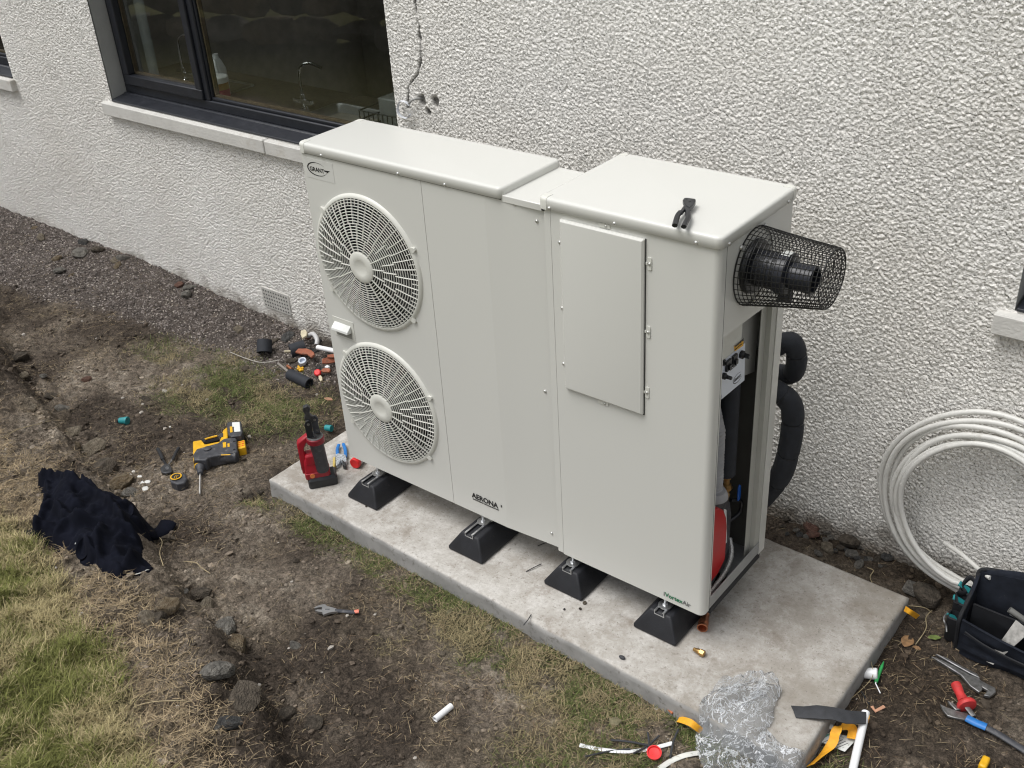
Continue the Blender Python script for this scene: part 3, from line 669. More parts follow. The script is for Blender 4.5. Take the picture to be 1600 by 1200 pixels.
def bowl(k, x0, x1, y0, y1, z, r=.04):
    k.rrect(x0, x1, y0, y1, r, [(z + .004, -.022), (z + .008, -.018), (z + .008, -.004), (z - .005, .002), (z - .15, .02), (z - .16, .05)], cap0=False)
bowl(k, -1.70, -1.24, .42, .78, 1.03); k.build('sink', SINKM, kc); k = MB((-1.6, .35, 0)); bowl(k, -2.9, -2.5, .5, .8, 1.031); k.build('sink', SINKM, kc)
def tap(x, y, z, hgt, ang, par):
    k = MB((-1.6, .35, 0)); k.lathe([(.024, 0), (.024, .012), (.014, .018), (.014, .09)], 14, Matrix.Translation((x, y, z)))
    k.box(x - .075, x + .075, y - .012, y + .012, z + .04, z + .062)
    P = smooth_path([(x, y, z + .06), (x, y, z + hgt * .7), (x + .02 * math.cos(ang), y + .02 * math.sin(ang), z + hgt * .93), (x + .08 * math.cos(ang), y + .08 * math.sin(ang), z + hgt), (x + .15 * math.cos(ang), y + .15 * math.sin(ang), z + hgt * .9)])
    k.tube(P, .009, 8); return k.build('mixer_tap', CHROME, par)
tap(-1.80, .60, 1.03, .27, .4, kc); tap(-3.02, .66, 1.03, .30, .3, kc)
tb = thing('cleaning_tub', 'white lidded tub with a crimson and ochre band on the worktop beside the window mullion', 'tub', (-2.44, .50, 1.03))
k = MB(); k.lathe([(.052, 0), (.056, .01), (.060, .115), (.055, .12)], 24); k.build('tub_body', mat('tub orange band', (.42, .22, .08), .4), tb)
k = MB(); k.lathe([(.0575, .022), (.0595, .068)], 24, cap0=False, cap1=False); k.build('printed_band', mat('tub crimson', (.45, .04, .09), .4), tb)
k = MB(); k.lathe([(.060, .108), (.063, .11), (.063, .14), (.058, .145)], 24); k.build('lid', WCLEAN, tb)

jg = thing('milk_jug', 'white plastic jug with looped handle behind the tub in the kitchen', 'jug', (-2.56, .60, 1.03))
k = MB(); k.lathe([(.045, 0), (.05, .02), (.05, .15), (.03, .20), (.018, .22), (.018, .24)], 20); k.build('jug_body', WCLEAN, jg)
k = MB(); k.tube(smooth_path([(.02, -.03, .21), (.05, -.05, .215), (.07, -.06, .17), (.055, -.04, .11)]), .010, 8); k.build('handle', WCLEAN, jg)
dr = thing('dish_rack', 'black wire dish rack with clear boxes on the worktop right of the sink', 'rack', (-1.18, .46, 1.03))
k = MB()
for i in range(12): k.tube([(i * .035, 0, .02), (i * .035, 0, .12)], .003, 6); k.tube([(i * .035, .3, .02), (i * .035, .3, .12)], .003, 6); k.tube([(i * .035, 0, .02), (i * .035, .3, .02)], .003, 6)
for z in (.02, .07, .12): k.tube([(0, 0, z), (.385, 0, z), (.385, .3, z), (0, .3, z)], .0045, 6, closed=True)
k.box(-.01, .395, -.01, .31, 0, .012); k.build('rack_frame', DSTEEL, dr)
k = MB(); k.box(.10, .30, .05, .2, .03, .19); k.build('clear_box', mat('cloudy clear box', (.22, .23, .23), .2), dr, bevel=.008)
k = MB(); k.lathe([(.04, .02), (.09, .17), (.094, .17), (.045, .015)], 20, Matrix.Translation((.34, .15, .01))); k.build('bowl', GREYSTEEL, dr)
lt = MB(); lt.tube(smooth_path([(-2.70, .24, 1.10), (-2.70, .245, 1.8), (-2.70, .25, 2.4)]), [(.030, .012)] * 13, 8)
cu = thing('window_blind', 'pale folded blind hanging inside the left edge of the large window', 'blind', (-2.7, .24, 1.1))
o = lt.build('blind_fabric', mat('blind fabric', (.30, .32, .33), .8), None); o.parent = cu; o.location = (2.7, -.24, -1.1)

# ================================================================== GARDEN WALL BEHIND THE VIEWER (seen mirrored in the panes)
gw = thing('garden_wall', 'rough stone garden wall above the lawn, mirrored in the window panes', 'wall', (-4, -3.5, 0))
rs2 = RS(11)
def rock_mesh(seed, flat=.75, sub=2):
    bm = bmesh.new(); bmesh.ops.create_icosphere(bm, subdivisions=sub, radius=1); r = RS(seed)
    dirs = r.normal(size=(9, 3)); dirs /= np.linalg.norm(dirs, axis=1)[:, None]; off = r.uniform(.55, .85, 9)
    for v in bm.verts:
        p = np.array(v.co[:]) * r.uniform(.95, 1.08)
        for d, o_ in zip(dirs, off):
            q = p @ d
            if q > o_: p = p - d * (q - o_) * .93
        v.co = (p[0], p[1], p[2] * flat)
    me = bpy.data.meshes.new('stone'); bm.to_mesh(me); bm.free(); me.shade_smooth(); me.set_sharp_from_angle(angle=math.radians(28)); return me
RM = [rock_mesh(i, f) for i, f in enumerate((.75, .6, .8, .5, .7, .9))]
RMM = []
for i, me in enumerate(RM):
    row = []
    for j, mm in enumerate(ROCKS):
        c = me.copy(); c.materials.append(mm); row.append(c)
    RMM.append(row)
k = 0
for row in range(4):
    x = -9.5
    while x < -1.5:
        wd = rs2.uniform(.28, .5); yy = -3.25 - .27 * (x + 4.5) - (x > 0) * .0; zb = float(h(x, yy))
        inst('stone', RMM[k % 6][(0, 1, 5, 0, 3, 0)[rs2.randint(6)]], gw, (x + wd / 2 + 4, yy + 3.5 + rs2.uniform(-.05, .05), zb + .13 + row * .26), (rs2.uniform(-.2, .2), rs2.uniform(-.2, .2), rs2.uniform(-.5, .5)), (wd * .62, .25, .2))
        x += wd; k += 1
# ================================================================== HEAT PUMP
UF = -.938; ZB = .150; ZT = 1.530
RX90 = Matrix.Rotation(math.pi / 2, 4, 'X')
def front_text(txt, x, z, size, m, par, org, **k):
    M = Matrix.Translation((x - org[0], UF - .0016 - org[1], z - org[2])) @ RX90
    return text(txt, size, m, par, M, **k)
HO = (.58, UF, 0)
hp = thing('heat_pump', 'tall cream outdoor heat pump with two stacked fan grilles on black rubber feet', 'heat pump', HO)
FC = [(.291, 1.140), (.291, .516)]; FR = .262
def panel_with_holes(mb, x0, x1, bands, y, n=72, thick=.03):
    for (z0, z1, (cx, cz)) in bands:
        ang = sorted(set([2 * math.pi * k / n for k in range(n)] + [math.atan2(b - cz, a - cx) % (2 * math.pi) for a in (x0, x1) for b in (z0, z1)]))
        inner, outer = [], []
        for t in ang:
            c, s = math.cos(t), math.sin(t); inner.append((cx + FR * c, cz + FR * s))
            k = min([((x1 if c > 0 else x0) - cx) / c if abs(c) > 1e-9 else 1e9, ((z1 if s > 0 else z0) - cz) / s if abs(s) > 1e-9 else 1e9])
            outer.append((cx + k * c, cz + k * s))
        m = len(ang); vs = [(a, y, b) for a, b in outer] + [(a, y, b) for a, b in inner] + [(a, y + thick, b) for a, b in inner]; fs = []
        for i in range(m):
            j = (i + 1) % m; fs += [(i, j, m + j, m + i), (m + i, m + j, 2 * m + j, 2 * m + i)]
        mb.add(vs, fs)
mb = MB(HO); panel_with_holes(mb, .0015, .6085, [(ZB, .828, FC[1]), (.828, ZT + .01, FC[0])], UF)
mb.add([(.6085, UF, ZB), (.6085, UF, ZT + .01), (.6085, UF + .015, ZT + .01), (.6085, UF + .015, ZB)], [(0, 1, 2, 3)])
mb.add([(.0015, UF, ZB), (.0015, UF, ZT + .01), (.0015, UF + .02, ZT + .01), (.0015, UF + .02, ZB)], [(3, 2, 1, 0)])
mb.add([(.0015, UF, ZB), (.6085, UF, ZB), (.6085, UF + .02, ZB), (.0015, UF + .02, ZB)], [(0, 1, 2, 3)])
mb.build('front_panel', CREAM, hp, smooth=False)
mb = MB(HO); xs_ = [(.6105, 0), (.893, 0), (.900, .0008), (1.100, .0150), (1.125, .0160), (1.1335, .018)]
ring = [(x, UF + y) for x, y in xs_] + [(1.1335, UF + .03), (.6105, UF + .03)]
mb.loft([[(x, y, ZB) for x, y in ring], [(x, y, ZT + .006) for x, y in ring]]); mb.build('front_panel', CREAM, hp, ang=4, label='wide blank panel right of the fans')
mb = MB(HO)
mb.box(0, .0013, UF + .002, UF + .31, ZB, ZT + .01); mb.box(.0015, 1.133, UF + .300, UF + .31, ZB, ZT + .01)
mb.box(.6107, 1.133, UF + .031, UF + .2998, ZB + .001, ZT + .004); mb.box(.002, .606, UF + .03, UF + .2998, ZB, ZB + .012)
mb.build('casing', CREAM, hp, smooth=False)
mb = MB(HO); mb.box(.0015, .6105, UF + .215, UF + .225, ZB + .02, ZT); mb.box(.6060, .6104, UF + .032, UF + .21, ZB + .02, ZT); mb.box(.0015, .004, UF + .03, UF + .21, ZB + .02, ZT)
mb.build('coil_panel', DARKV, hp, smooth=False)
mb = MB(HO); mb.box(.6082, .6108, UF + .0035, UF + .03, ZB, ZT); mb.build('seam_gasket', SEAM, hp)
def lid(par, org, x0, x1, y0, y1, z0, caps, name='lid'):
    m = MB(org); m.rrect(x0, x1, y0, y1, .022, [(z0, .0015), (z0 + .001, 0), (z0 + .029, 0), (z0 + .0335, .0015), (z0 + .0365, .0045), (z0 + .0380, .009), (z0 + .0385, .015)], seg=6)
    o = m.build(name, CREAM, par, ang=60)
    c = MB(org); L_ = .034; e = .0014; t = L_
    for (cx, cy) in caps:
        c = MB(org)
        a0, a1 = (x0 - e, x0 + t) if cx == 0 else (x1 - t, x1 + e); b0, b1 = (y0 - e, y0 + t) if cy == 0 else (y1 - t, y1 + e)
        # rounded cap following the lid corner
        rings = []
        for z, ins in ((z0 - .0005, .0005), (z0 + .029, 0), (z0 + .034, .0015), (z0 + .0373, .0045), (z0 + .0390, .009), (z0 + .0396, .015)):
            X0, X1, Y0, Y1 = x0 - e + ins, x1 + e - ins, y0 - e + ins, y1 + e - ins; r = max(.023 - ins, .001); pts = []
            px_, py_ = (X0 + r, Y0 + r) if (cx, cy) == (0, 0) else (X1 - r, Y0 + r) if (cx, cy) == (1, 0) else (X0 + r, Y1 - r) if (cx, cy) == (0, 1) else (X1 - r, Y1 - r)
            st = {(0, 0): 2, (1, 0): 3, (0, 1): 1, (1, 1): 0}[(cx, cy)]
            ex, ey = (a1 if cx == 0 else a0), (b1 if cy == 0 else b0)
            for q in range(7):
                t_ = (st + q / 6) * math.pi / 2; pts.append((px_ + r * math.cos(t_), py_ + r * math.sin(t_), z))
            first, last = pts[0], pts[-1]
            horiz = lambda p: abs(p[1] - (Y0 if cy == 0 else Y1)) < 1e-6
            pa = (ex, first[1], z) if horiz(first) else (first[0], ey, z)
            pb = (ex, last[1], z) if horiz(last) else (last[0], ey, z)
            pts = [pa] + pts + [pb]
            pts.append((ex, ey, z)); rings.append(pts)
        c.loft(rings); c.build('corner_cap', CREAM2, o, ang=40)
    g = MB(org)
    for (cx, cy) in caps:
        g = MB(org)
        ex = (x0 + t + .001) if cx == 0 else (x1 - t - .001)
        yy = y0 if cy == 0 else y1; s_ = 1 if cy == 0 else -1
        if cy == 0 and False: g.add([(ex - .001, yy - .0006, z0), (ex + .0012, yy - .0006, z0), (ex + .0012, yy - .0006, z0 + .028), (ex - .001, yy - .0006, z0 + .028)], [(0, 1, 2, 3)])
        g.box(ex - .001, ex + .0012, yy + s_ * .034 if s_ > 0 else yy - t, yy + t if s_ > 0 else yy - .034, z0 + .0380, z0 + .0390)
        g.build('cap_seam', SEAM, o)
    return o
lid(hp, HO, -.006, .970, UF - .006, UF + .325, ZT, [(0, 0), (0, 1)])
mb = MB(HO); mb.box(.004, .962, UF - .0006, UF + .31, ZT - .003, ZT + .0005); mb.build('lid_shade_strip', SEAM, hp)  # dark strip paints the shadow line under the lid edge
mb = MB(HO); mb.rrect(.955, 1.128, UF + .004, UF + .31, .006, [(ZT - .01, 0), (ZT + .010, 0), (ZT + .012, .002)], seg=2); mb.build('top_bridge', CREAM, hp)
# screws
sm = MB(); sm.lathe([(.0062, 0), (.0062, .0012), (.0045, .0035), (.0018, .0046)], 12, RX90, cap0=True); _s = sm.build('screw', SCREW, None); SCR = _s.data; bpy.data.objects.remove(_s)
def screw(par, org, x, y, z, rot=(0, 0, 0), s=1.0): return inst('screw', SCR, par, (x - org[0], y - org[1], z - org[2]), rot, s)
for x in (.12, .509, .726): screw(hp, HO, x, UF - .006, ZT + .006)
for x, z in ((1.012, 1.519), (1.096, 1.476), (1.097, .839), (1.097, .206)): screw(hp, HO, x, UF + .0005 + .071 * (x - .9), z)
for y in (UF + .075, UF + .25): screw(hp, HO, .970, y, ZT + .006, (0, 0, math.pi / 2), .8)
# fan grilles
def grille_meshes():
    dome = lambda r: -.006 - .034 * (1 - (r / .27) ** 2)
    a = MB()
    NR = 19; radii = [.062 + (.255 - .062) * i / (NR - 1) for i in range(NR)]
    for r in radii:
        a.tube([(r * math.cos(t), dome(r), r * math.sin(t)) for t in np.linspace(0, 2 * math.pi, 73)[:-1]], .0018, 5, closed=True)
    def rib(r0, r1, t, w_=.0026, d=.0036):
        P = [(r * math.cos(t), dome(r) + .001, r * math.sin(t)) for r in (r0, (r0 + r1) / 2, r1)]
        a.tube(P, [(d, w_)] * 3, 6, flat=(0, 1, 0))
    for i in range(16): rib(.055, .118, 2 * math.pi * i / 16 + .1)
    for i in range(28): rib(.112, .172, 2 * math.pi * i / 28 + .05)
    for i in range(40): rib(.166, .262, 2 * math.pi * i / 40, .0022, .0036)
    for i in range(40): rib(.236, .262, 2 * math.pi * (i + .5) / 40, .0012, .003)
    rings = a
    rim = MB(); prof = [(.258, -.003), (.261, -.010), (.268, -.010), (.275, -.004), (.277, 0), (.270, .004), (.258, .004)]
    rim.loft([[(r * math.cos(t), y, r * math.sin(t)) for t in np.linspace(0, 2 * math.pi, 97)[:-1]] for r, y in prof + prof[:1]], False, False)
    hub = MB(); hub.lathe([(.059, .028), (.062, .036), (.061, .041), (.056, .0435), (.036, .0445), (.030, .043), (.020, .0405), (.006, .0395)], 40, RX90)
    clip = MB(); clip.prism([(-.010, -.006), (.010, -.006), (.010, .010), (.004, .020), (-.004, .020), (-.010, .010)], 0, .009, RX90)
    blade = MB(); nb = 3
    for k in range(nb):
        rr = []
        for j in range(9):
            r = .05 + (.235 - .05) * j / 8; t0 = 2 * math.pi * k / nb + .5 * (r / .24); wd = .65 + .35 * (r / .24)
            rr.append([(r * math.cos(t0 + wd * (q / 6 - .0)), .040 + .05 * (q / 6) - .005 * math.sin(math.pi * q / 6), r * math.sin(t0 + wd * (q / 6))) for q in range(7)])
        blade.loft(rr, False, False, closed=False)
    blade.lathe([(.055, -.03), (.055, .0), (.03, .02)], 24, Matrix.Translation((0, .06, 0)) @ RX90)
    shroud = MB(); shroud.loft([[(r * math.cos(t), y, r * math.sin(t)) for t in np.linspace(0, 2 * math.pi, 65)[:-1]] for r, y in ((.2615, .0), (.2615, .1), (.275, .12))], False, False)
    return [m.build(n, mm, None, ang=50) for n, m, mm in (('grille_rings', rings, CREAM2), ('rim', rim, CREAM2), ('hub_cap', hub, CREAM2), ('clip', clip, CREAM2), ('fan_blades', blade, FANB), ('fan_shroud', shroud, DARKV))]
GR = grille_meshes(); GM = [o.data for o in GR]
for o in GR: bpy.data.objects.remove(o)
for (cx, cz) in FC:
    g = inst('fan_grille', GM[0], hp, (cx - HO[0], 0, cz))
    inst('rim', GM[1], g); inst('hub_cap', GM[2], g)
    for a_ in (25, 140, 215, 320):
        t = math.radians(a_); inst('clip', GM[3], g, (.268 * math.cos(t), -.001, .268 * math.sin(t)), (0, -t + math.pi / 2, 0))
    inst('fan_blades', GM[4], hp, (cx - HO[0], .01, cz), (0, .4 + cz, 0)); inst('fan_shroud', GM[5], hp, (cx - HO[0], .0, cz))
# carry handle in its recess
mb = MB(HO); mb.box(.034, .152, UF - .0022, UF - .0004, .765, .852); hd = mb.build('handle_plate', CREAM2, hp, bevel=.001)
mb = MB(HO); mb.loft([[(x, UF - .0025, .832), (x, UF - .026, .812), (x, UF - .028, .802), (x, UF - .003, .800)] for x in (.044, .138)]); mb.build('carry_handle', mat('handle plastic', (.70, .71, .69), .3), hd, bevel=.002)
mb = MB(HO); mb.box(.046, .136, UF - .0032, UF - .0026, .772, .7995); mb.build('recess', mat('recess shade', (.30, .30, .28), .5), hd)  # flat plate; the shade of the recess is put into its colour
# maker's badge
mb = MB(HO); mb.box(.018, .168, UF - .0009, UF - .0002, 1.435, 1.512); st_ = mb.build('badge_sticker', STICK, hp, smooth=False)
mb = MB(HO); cx, cz = .082, 1.4755
def arc(mb, t0, t1, rx, rz, w0, w1, n=40):
    ins, out = [], []
    for i in range(n + 1):
        u = i / n; t = math.radians(t0 + (t1 - t0) * u); wd = w0 + (w1 - w0) * math.sin(math.pi * u) ** 1.5
        out.append((cx + (rx + wd) * math.cos(t), UF - .0014, cz + (rz + wd * .8) * math.sin(t))); ins.append((cx + rx * math.cos(t), UF - .0014, cz + rz * math.sin(t)))
    mb.add(out + ins, [(i, i + 1, n + 2 + i, n + 1 + i) for i in range(n)])
arc(mb, 42, 345, .050, .0235, .0008, .0062)
mb.add([(x, UF - .0014, z) for x, z in ((.118, 1.478), (.150, 1.4795), (.1405, 1.4735), (.1335, 1.4690), (.131, 1.4720), (.1185, 1.4735))], [(0, 1, 2, 3, 4, 5)])
mb.build('oval_emblem', INKB, st_, smooth=False)
front_text('GRANT', .0385, 1.4655, .0225, INKB, st_, HO, bold=.0003, spacing=1.0, sx=1.04)
front_text('AERONA', .714, .2265, .0335, INKB, hp, HO, bold=.0007, spacing=.98); front_text('3', .862, .240, .015, INKB, hp, HO, bold=.0005)
front_text('INVERTER DRIVEN AIR SOURCE HEAT PUMP', .717, .2165, .0068, INKB, hp, HO, bold=.0002)

# ================================================================== BOILER MODULE
BO = (1.46, UF, 0); BX0, BX1, BY1 = 1.136, 1.760, UF + .46
bl = thing('boiler_cabinet', 'cream boiler cabinet right of the heat pump, its end open below the flue', 'boiler', BO)
ZR = 1.534
mb = MB(BO)
r = .022; pts = [(1.1625, UF)]
for k in range(7):
    t = -math.pi / 2 + k / 6 * math.pi / 2; pts.append((BX1 - r + r * math.cos(t), UF + r + r * math.sin(t)))
pts += [(BX1, UF + .040), (BX1 - .0015, UF + .040), (BX1 - .0015, UF + .025), (BX1 - r, UF + .002), (1.1625, UF + .002)]
mb.loft([[(x, y, ZB - .004) for x, y in pts], [(x, y, ZR + .004) for x, y in pts]]); mb.build('front_panel', CREAM, bl, ang=25)
mb = MB(BO); mb.box(1.1365, 1.1605, UF + .001, UF + .02, ZB, ZR + .004); mb.box(1.1365, 1.139, UF + .02, BY1, ZB, ZR); mb.build('corner_post', CREAM, bl)
mb = MB(BO); mb.box(1.1337, 1.1363, UF + .007, UF + .03, ZB, ZR); mb.box(1.1607, 1.1623, UF + .004, UF + .03, ZB, ZR); mb.build('seam_gasket', SEAM, bl)
lid(bl, BO, 1.120, 1.768, UF - .008, BY1 + .014, ZR, [(0, 0), (0, 1), (1, 1)])
mb = MB(BO); mb.box(1.14, 1.757, UF + .003, BY1 - .002, ZR - .0035, ZR + .0002); mb.build('lid_shade_strip', SEAM, bl)  # second painted dark strip, for the shade below the boiler lid
mb = MB(BO); mb.box(1.128, 1.139, UF - .001, UF + .03, ZR - .010, ZR + .0); mb.build('lid_end_notch', DARKV, bl)
mb = MB(BO); mb.box(1.139, BX1 - .002, BY1 - .004, BY1, ZB, ZR); mb.build('back_panel', CREAM, bl, smooth=False)
for x in (1.165, 1.408, 1.686): screw(bl, BO, x, UF - .008, ZR + .007)
for y in (UF + .036, BY1 - .05): screw(bl, BO, BX1 + .008, y, ZR + .006, (0, 0, math.pi / 2))
# upper side panel with flue opening, slightly set back seam behind the corner
mb = MB(BO); Sx = BX1
mb.loft([[(x, UF + .042, ZR + .002), (x, UF + .042, 1.232), (x, BY1 - .001, 1.213), (x, BY1 - .001, ZR + .002)] for x in (Sx - .004, Sx + .0005)])
mb.build('side_panel', CREAM, bl, smooth=False)
mb = MB(BO); mb.loft([[(x, UF + .0405, ZR), (x, UF + .0405, ZB), (x, UF + .042, ZB), (x, UF + .042, ZR)] for x in (Sx - .006, Sx + .0002)]); mb.build('seam_gasket', SEAM, bl)
# front return of the opening, rear posts
mb = MB(BO); mb.box(Sx - .003, Sx - .0016, UF + .025, UF + .052, ZB, 1.23); mb.build('front_return', CREAM, bl)
mb = MB(BO); mb.box(Sx - .004, Sx - .001, BY1 - .045, BY1, ZB - .01, 1.212); mb.build('rear_post', CREAM, bl, label='outer strip of the rear corner')
mb = MB(BO); mb.box(Sx - .022, Sx - .0042, BY1 - .082, BY1 - .046, ZB + .02, 1.212); mb.build('rear_post', INNER, bl)
mb = MB(BO); mb.box(Sx - .024, Sx - .022, BY1 - .12, BY1 - .0822, ZB + .02, 1.212); mb.build('inner_flange', INNER, bl)
# inside
mb = MB(BO); mb.box(1.150, 1.1515, UF + .01, BY1 - .01, ZB, 1.5); mb.box(1.15, 1.64, BY1 - .009, BY1 - .006, ZB, 1.5); mb.box(1.55, 1.60, UF + .01, BY1 - .01, ZB, 1.5)
mb.build('insulation_lining', DARKV, bl, smooth=False)
mb = MB(BO); mb.box(1.602, 1.735, BY1 - .05, BY1 - .047, ZB, 1.0); mb.build('lining_sheet', mat('dark inner sheet', (.085, .083, .075), .5), bl, smooth=False)
mb = MB(BO); q = [(UF + .043, 1.236), (UF + .29, 1.222), (UF + .29, 1.14), (UF + .215, 1.15), (UF + .215, 1.075), (UF + .325, .0)]
CX = 1.712
mb.loft([[(x, UF + .03, 1.30), (x, UF + .03, .965), (x, UF + .262, .965), (x, UF + .262, 1.30)] for x in (CX - .02, CX)]); mb.build('control_fascia', CREAM2, bl, smooth=False)
mb = MB(BO); mb.loft([[(x, UF + .2625, 1.25), (x, UF + .2625, .965), (x, UF + .385, .93), (x, UF + .385, 1.25)] for x in (CX - .02, CX - .006)]); mb.build('fascia_return', mat('fascia return grey', (.30, .30, .29), .5), bl, smooth=False)
# the printed control label: corners measured on the fascia plane
def fp(px, py): p = onplane(px, py, 0, CX + .001); return (p[1], p[2])
c4 = [fp(1127, 566), fp(1164, 536), fp(1163, 594), fp(1127, 624)]
mb = MB(BO); mb.loft([[(CX + .0008, y, z) for y, z in c4], [(CX + .0016, y, z) for y, z in c4]]); lb = mb.build('control_label', WLAB, bl, smooth=False)
mb = MB(BO); c5 = [fp(1147, 541), fp(1161.5, 532), fp(1161, 540), fp(1148, 549)]; mb.loft([[(CX + .0008, y, z) for y, z in c5], [(CX + .0018, y, z) for y, z in c5]]); mb.build('warning_sticker', YLAB, bl, smooth=False)
RY90 = Matrix.Rotation(math.pi / 2, 4, 'Z') @ RX90
def side_text(txt, px, py, size, m, par, x=CX + .0022, **k):
    p = onplane(px, py, 0, x); return text(txt, size, m, par, Matrix.Translation((x - BO[0], p[1] - BO[1], p[2])) @ RY90, **k)
side_text('WARNING', 1148.3, 543.5, .012, INKB, bl, bold=.0003, sx=1.0); side_text('ISOLATE SUPPLY', 1148.5, 547.3, .0066, INKB, bl)
for (px, py, rr, kind) in ((1157.5, 553.5, .014, 'knob'), (1146, 562, .0, 'switch'), (1136.5, 570, 0, 'switch'), (1130, 566, 0, 'small'), (1129.5, 587, .011, 'knob')):
    p = onplane(px, py, 0, CX + .002)
    mb = MB(BO)
    if kind == 'knob': mb.lathe([(rr, 0), (rr, .010), (rr * .6, .014), (rr * .55, .03), (rr * .4, .032)], 16, Matrix.Translation(p) @ Matrix.Rotation(math.pi / 2, 4, 'Y'))
    else:
        a_, b_ = (.014, .019) if kind == 'switch' else (.006, .009); mb.box(CX + .0018, CX + .010, p[1] - a_, p[1] + a_, p[2] - b_, p[2] + b_); mb.box(CX + .010, CX + .016, p[1] - a_ * .5, p[1] + a_ * .6, p[2] - b_ * .7, p[2] + b_ * .2)
    mb.build('knob' if kind == 'knob' else 'switch', BLACKP, bl, bevel=.001)
side_text('!', 1143.8, 573, .014, INKGR, lb); side_text('read the manual', 1141, 577, .0065, INKGR, lb); side_text('before servicing', 1141, 579.5, .0065, INKGR, lb)
mb = MB(BO); pc = onplane(1153, 590, 0, CX + .0022)
def arcx(mb, t0, t1, ry, rz, w0, w1, n=36):
    i_, o_ = [], []
    for i in range(n + 1):
        u = i / n; t = math.radians(t0 + (t1 - t0) * u); wd = w0 + (w1 - w0) * math.sin(math.pi * u)
        o_.append((CX + .0022, pc[1] + (ry + wd) * math.cos(t), pc[2] + (rz + wd) * math.sin(t))); i_.append((CX + .0022, pc[1] + ry * math.cos(t), pc[2] + rz * math.sin(t)))
    mb.add(o_ + i_, [(i, i + 1, n + 2 + i, n + 1 + i) for i in range(n)])
arcx(mb, 42, 345, .030, .015, .0006, .003); mb.build('oval_emblem', INKB, lb)

text('GRANT', .0135, INKB, lb, Matrix.Translation((CX + .0022 - BO[0], pc[1] - .026 - BO[1], pc[2] - .005)) @ RY90, bold=.0003)
# burner, hoses, valve
mb = MB(BO); mb.box(1.16, Sx - .014, UF + .012, BY1 - .012, ZB + .0, ZB + .006); mb.build('base_tray', GREYSTEEL, bl)
mb = MB(BO); mb.loft([[(Sx - .014, y, ZB), (Sx - .001, y, ZB), (Sx - .001, y, ZB + .052), (Sx - .003, y, ZB + .052), (Sx - .003, y, ZB + .008), (Sx - .014, y, ZB + .008)] for y in (UF + .03, BY1 - .048)]); mb.build('tray_lip', mat('lip steel', (.38, .39, .39), .42, .4), bl)
mb = MB(BO); mb.box(1.18, Sx - .003, UF + .06, BY1 - .03, ZB - .035, ZB - .006); mb.build('base_skid', RUBBER, bl)
# red burner cover : rounded shield facing outward
M = Matrix.Translation((0, 0, 0))
mb = MB(BO)
prof = []
for k in range(13):
    t = math.pi * (k / 12) * .62 ; prof.append((UF + .005 + .185 * math.sin(t) ** .9 * (1 if t < math.pi / 2 else 1), ZB + .065 + .135 + .135 * math.cos(t)))
prof = [(UF + .03, .535), (UF + .10, .530), (UF + .15, .512), (UF + .19, .475), (UF + .212, .43), (UF + .222, .38), (UF + .222, .235), (UF + .17, .20), (UF + .03, .19)]
mb.loft([[(x, y, z) for y, z in prof] for x in (1.62, 1.722)]); mb.build('burner_cover', RED, bl, bevel=.006)
prof2 = [(UF + .03, .565), (UF + .11, .560), (UF + .18, .54), (UF + .24, .50), (UF + .285, .44), (UF + .30, .38), (UF + .30, .22), (UF + .26, .18), (UF + .03, .18)]
mb = MB(BO); mb.loft([[(x, y, z) for y, z in prof2] for x in (1.61, 1.698)]); mb.build('burner_body', DGREY, bl, bevel=.008)
mb = MB(BO); mb.loft([[(1.698, UF + .232, .445), (1.698, UF + .25, .43), (1.698, UF + .27, .27), (1.698, UF + .248, .27)], [(1.7005, UF + .232, .445), (1.7005, UF + .25, .43), (1.7005, UF + .27, .27), (1.7005, UF + .248, .27)]]); mb.build('rating_plate', CARD, bl)
mb = MB(BO); path = []; R_ = []
n = 130
for i in range(n + 1):
    z = .55 + (.935 - .55) * i / n; path.append((1.69 - .01 * math.sin(z * 3) - .25 * max(0, z - .80) ** 1.0, UF + .165 + .012 * math.sin(z * 4), z)); R_.append(.034 + .0035 * math.sin(i * 2 * math.pi / 4.2))
mb.tube(path, R_, 16); mb.build('flexible_hose', HOSE, bl, ang=80)
mb = MB(BO); mb.lathe([(.038, 0), (.046, .002), (.045, .012), (.036, .03)], 20, Matrix.Translation((1.695, UF + .168, .535))); mb.build('hose_collar', HOSE, bl)
mb = MB(BO); mb.tube([(1.67, UF + .285, .985), (1.672, UF + .285, .555)], .034, 14); mb.build('lagged_pipe', FOAM, bl)
mb = MB(BO); mb.lathe([(.013, 0), (.018, .002), (.018, .018), (.013, .02), (.013, .03), (.019, .032), (.019, .045), (.012, .05)], 8, Matrix.Translation((1.675, UF + .265, .955))); mb.build('brass_union', BRASS, bl); mb = MB(BO); mb.lathe([(.013, 0), (.02, .004), (.02, .024), (.013, .028), (.013, .05), (.018, .052), (.018, .07), (.011, .075)], 8, Matrix.Translation((1.675, UF + .285, .485))); mb.build('brass_union', BRASS, bl)
mb = MB(BO); mb.cyl((1.675, UF + .285, .495), (1.675, UF + .285, .42), .012, n=10); mb.cyl((1.675, UF + .285, .472), (1.675, UF + .325, .472), .008, n=8); mb.ball((1.675, UF + .285, .465), .017, 6); mb.build('valve_body', BRASS, bl)
mb = MB(BO); mb.prism([(-.008, -.006), (.008, -.006), (.010, .02), (.008, .055), (0, .062), (-.008, .055), (-.01, .02)], 0, .006, Matrix.Translation((1.705, UF + .325, .435)) @ Matrix.Rotation(math.pi / 2, 4, 'Y') @ rotz(math.pi / 2)); mb.build('valve_lever', mat('blue valve lever', (.01, .08, .35), .4), bl, bevel=.002)
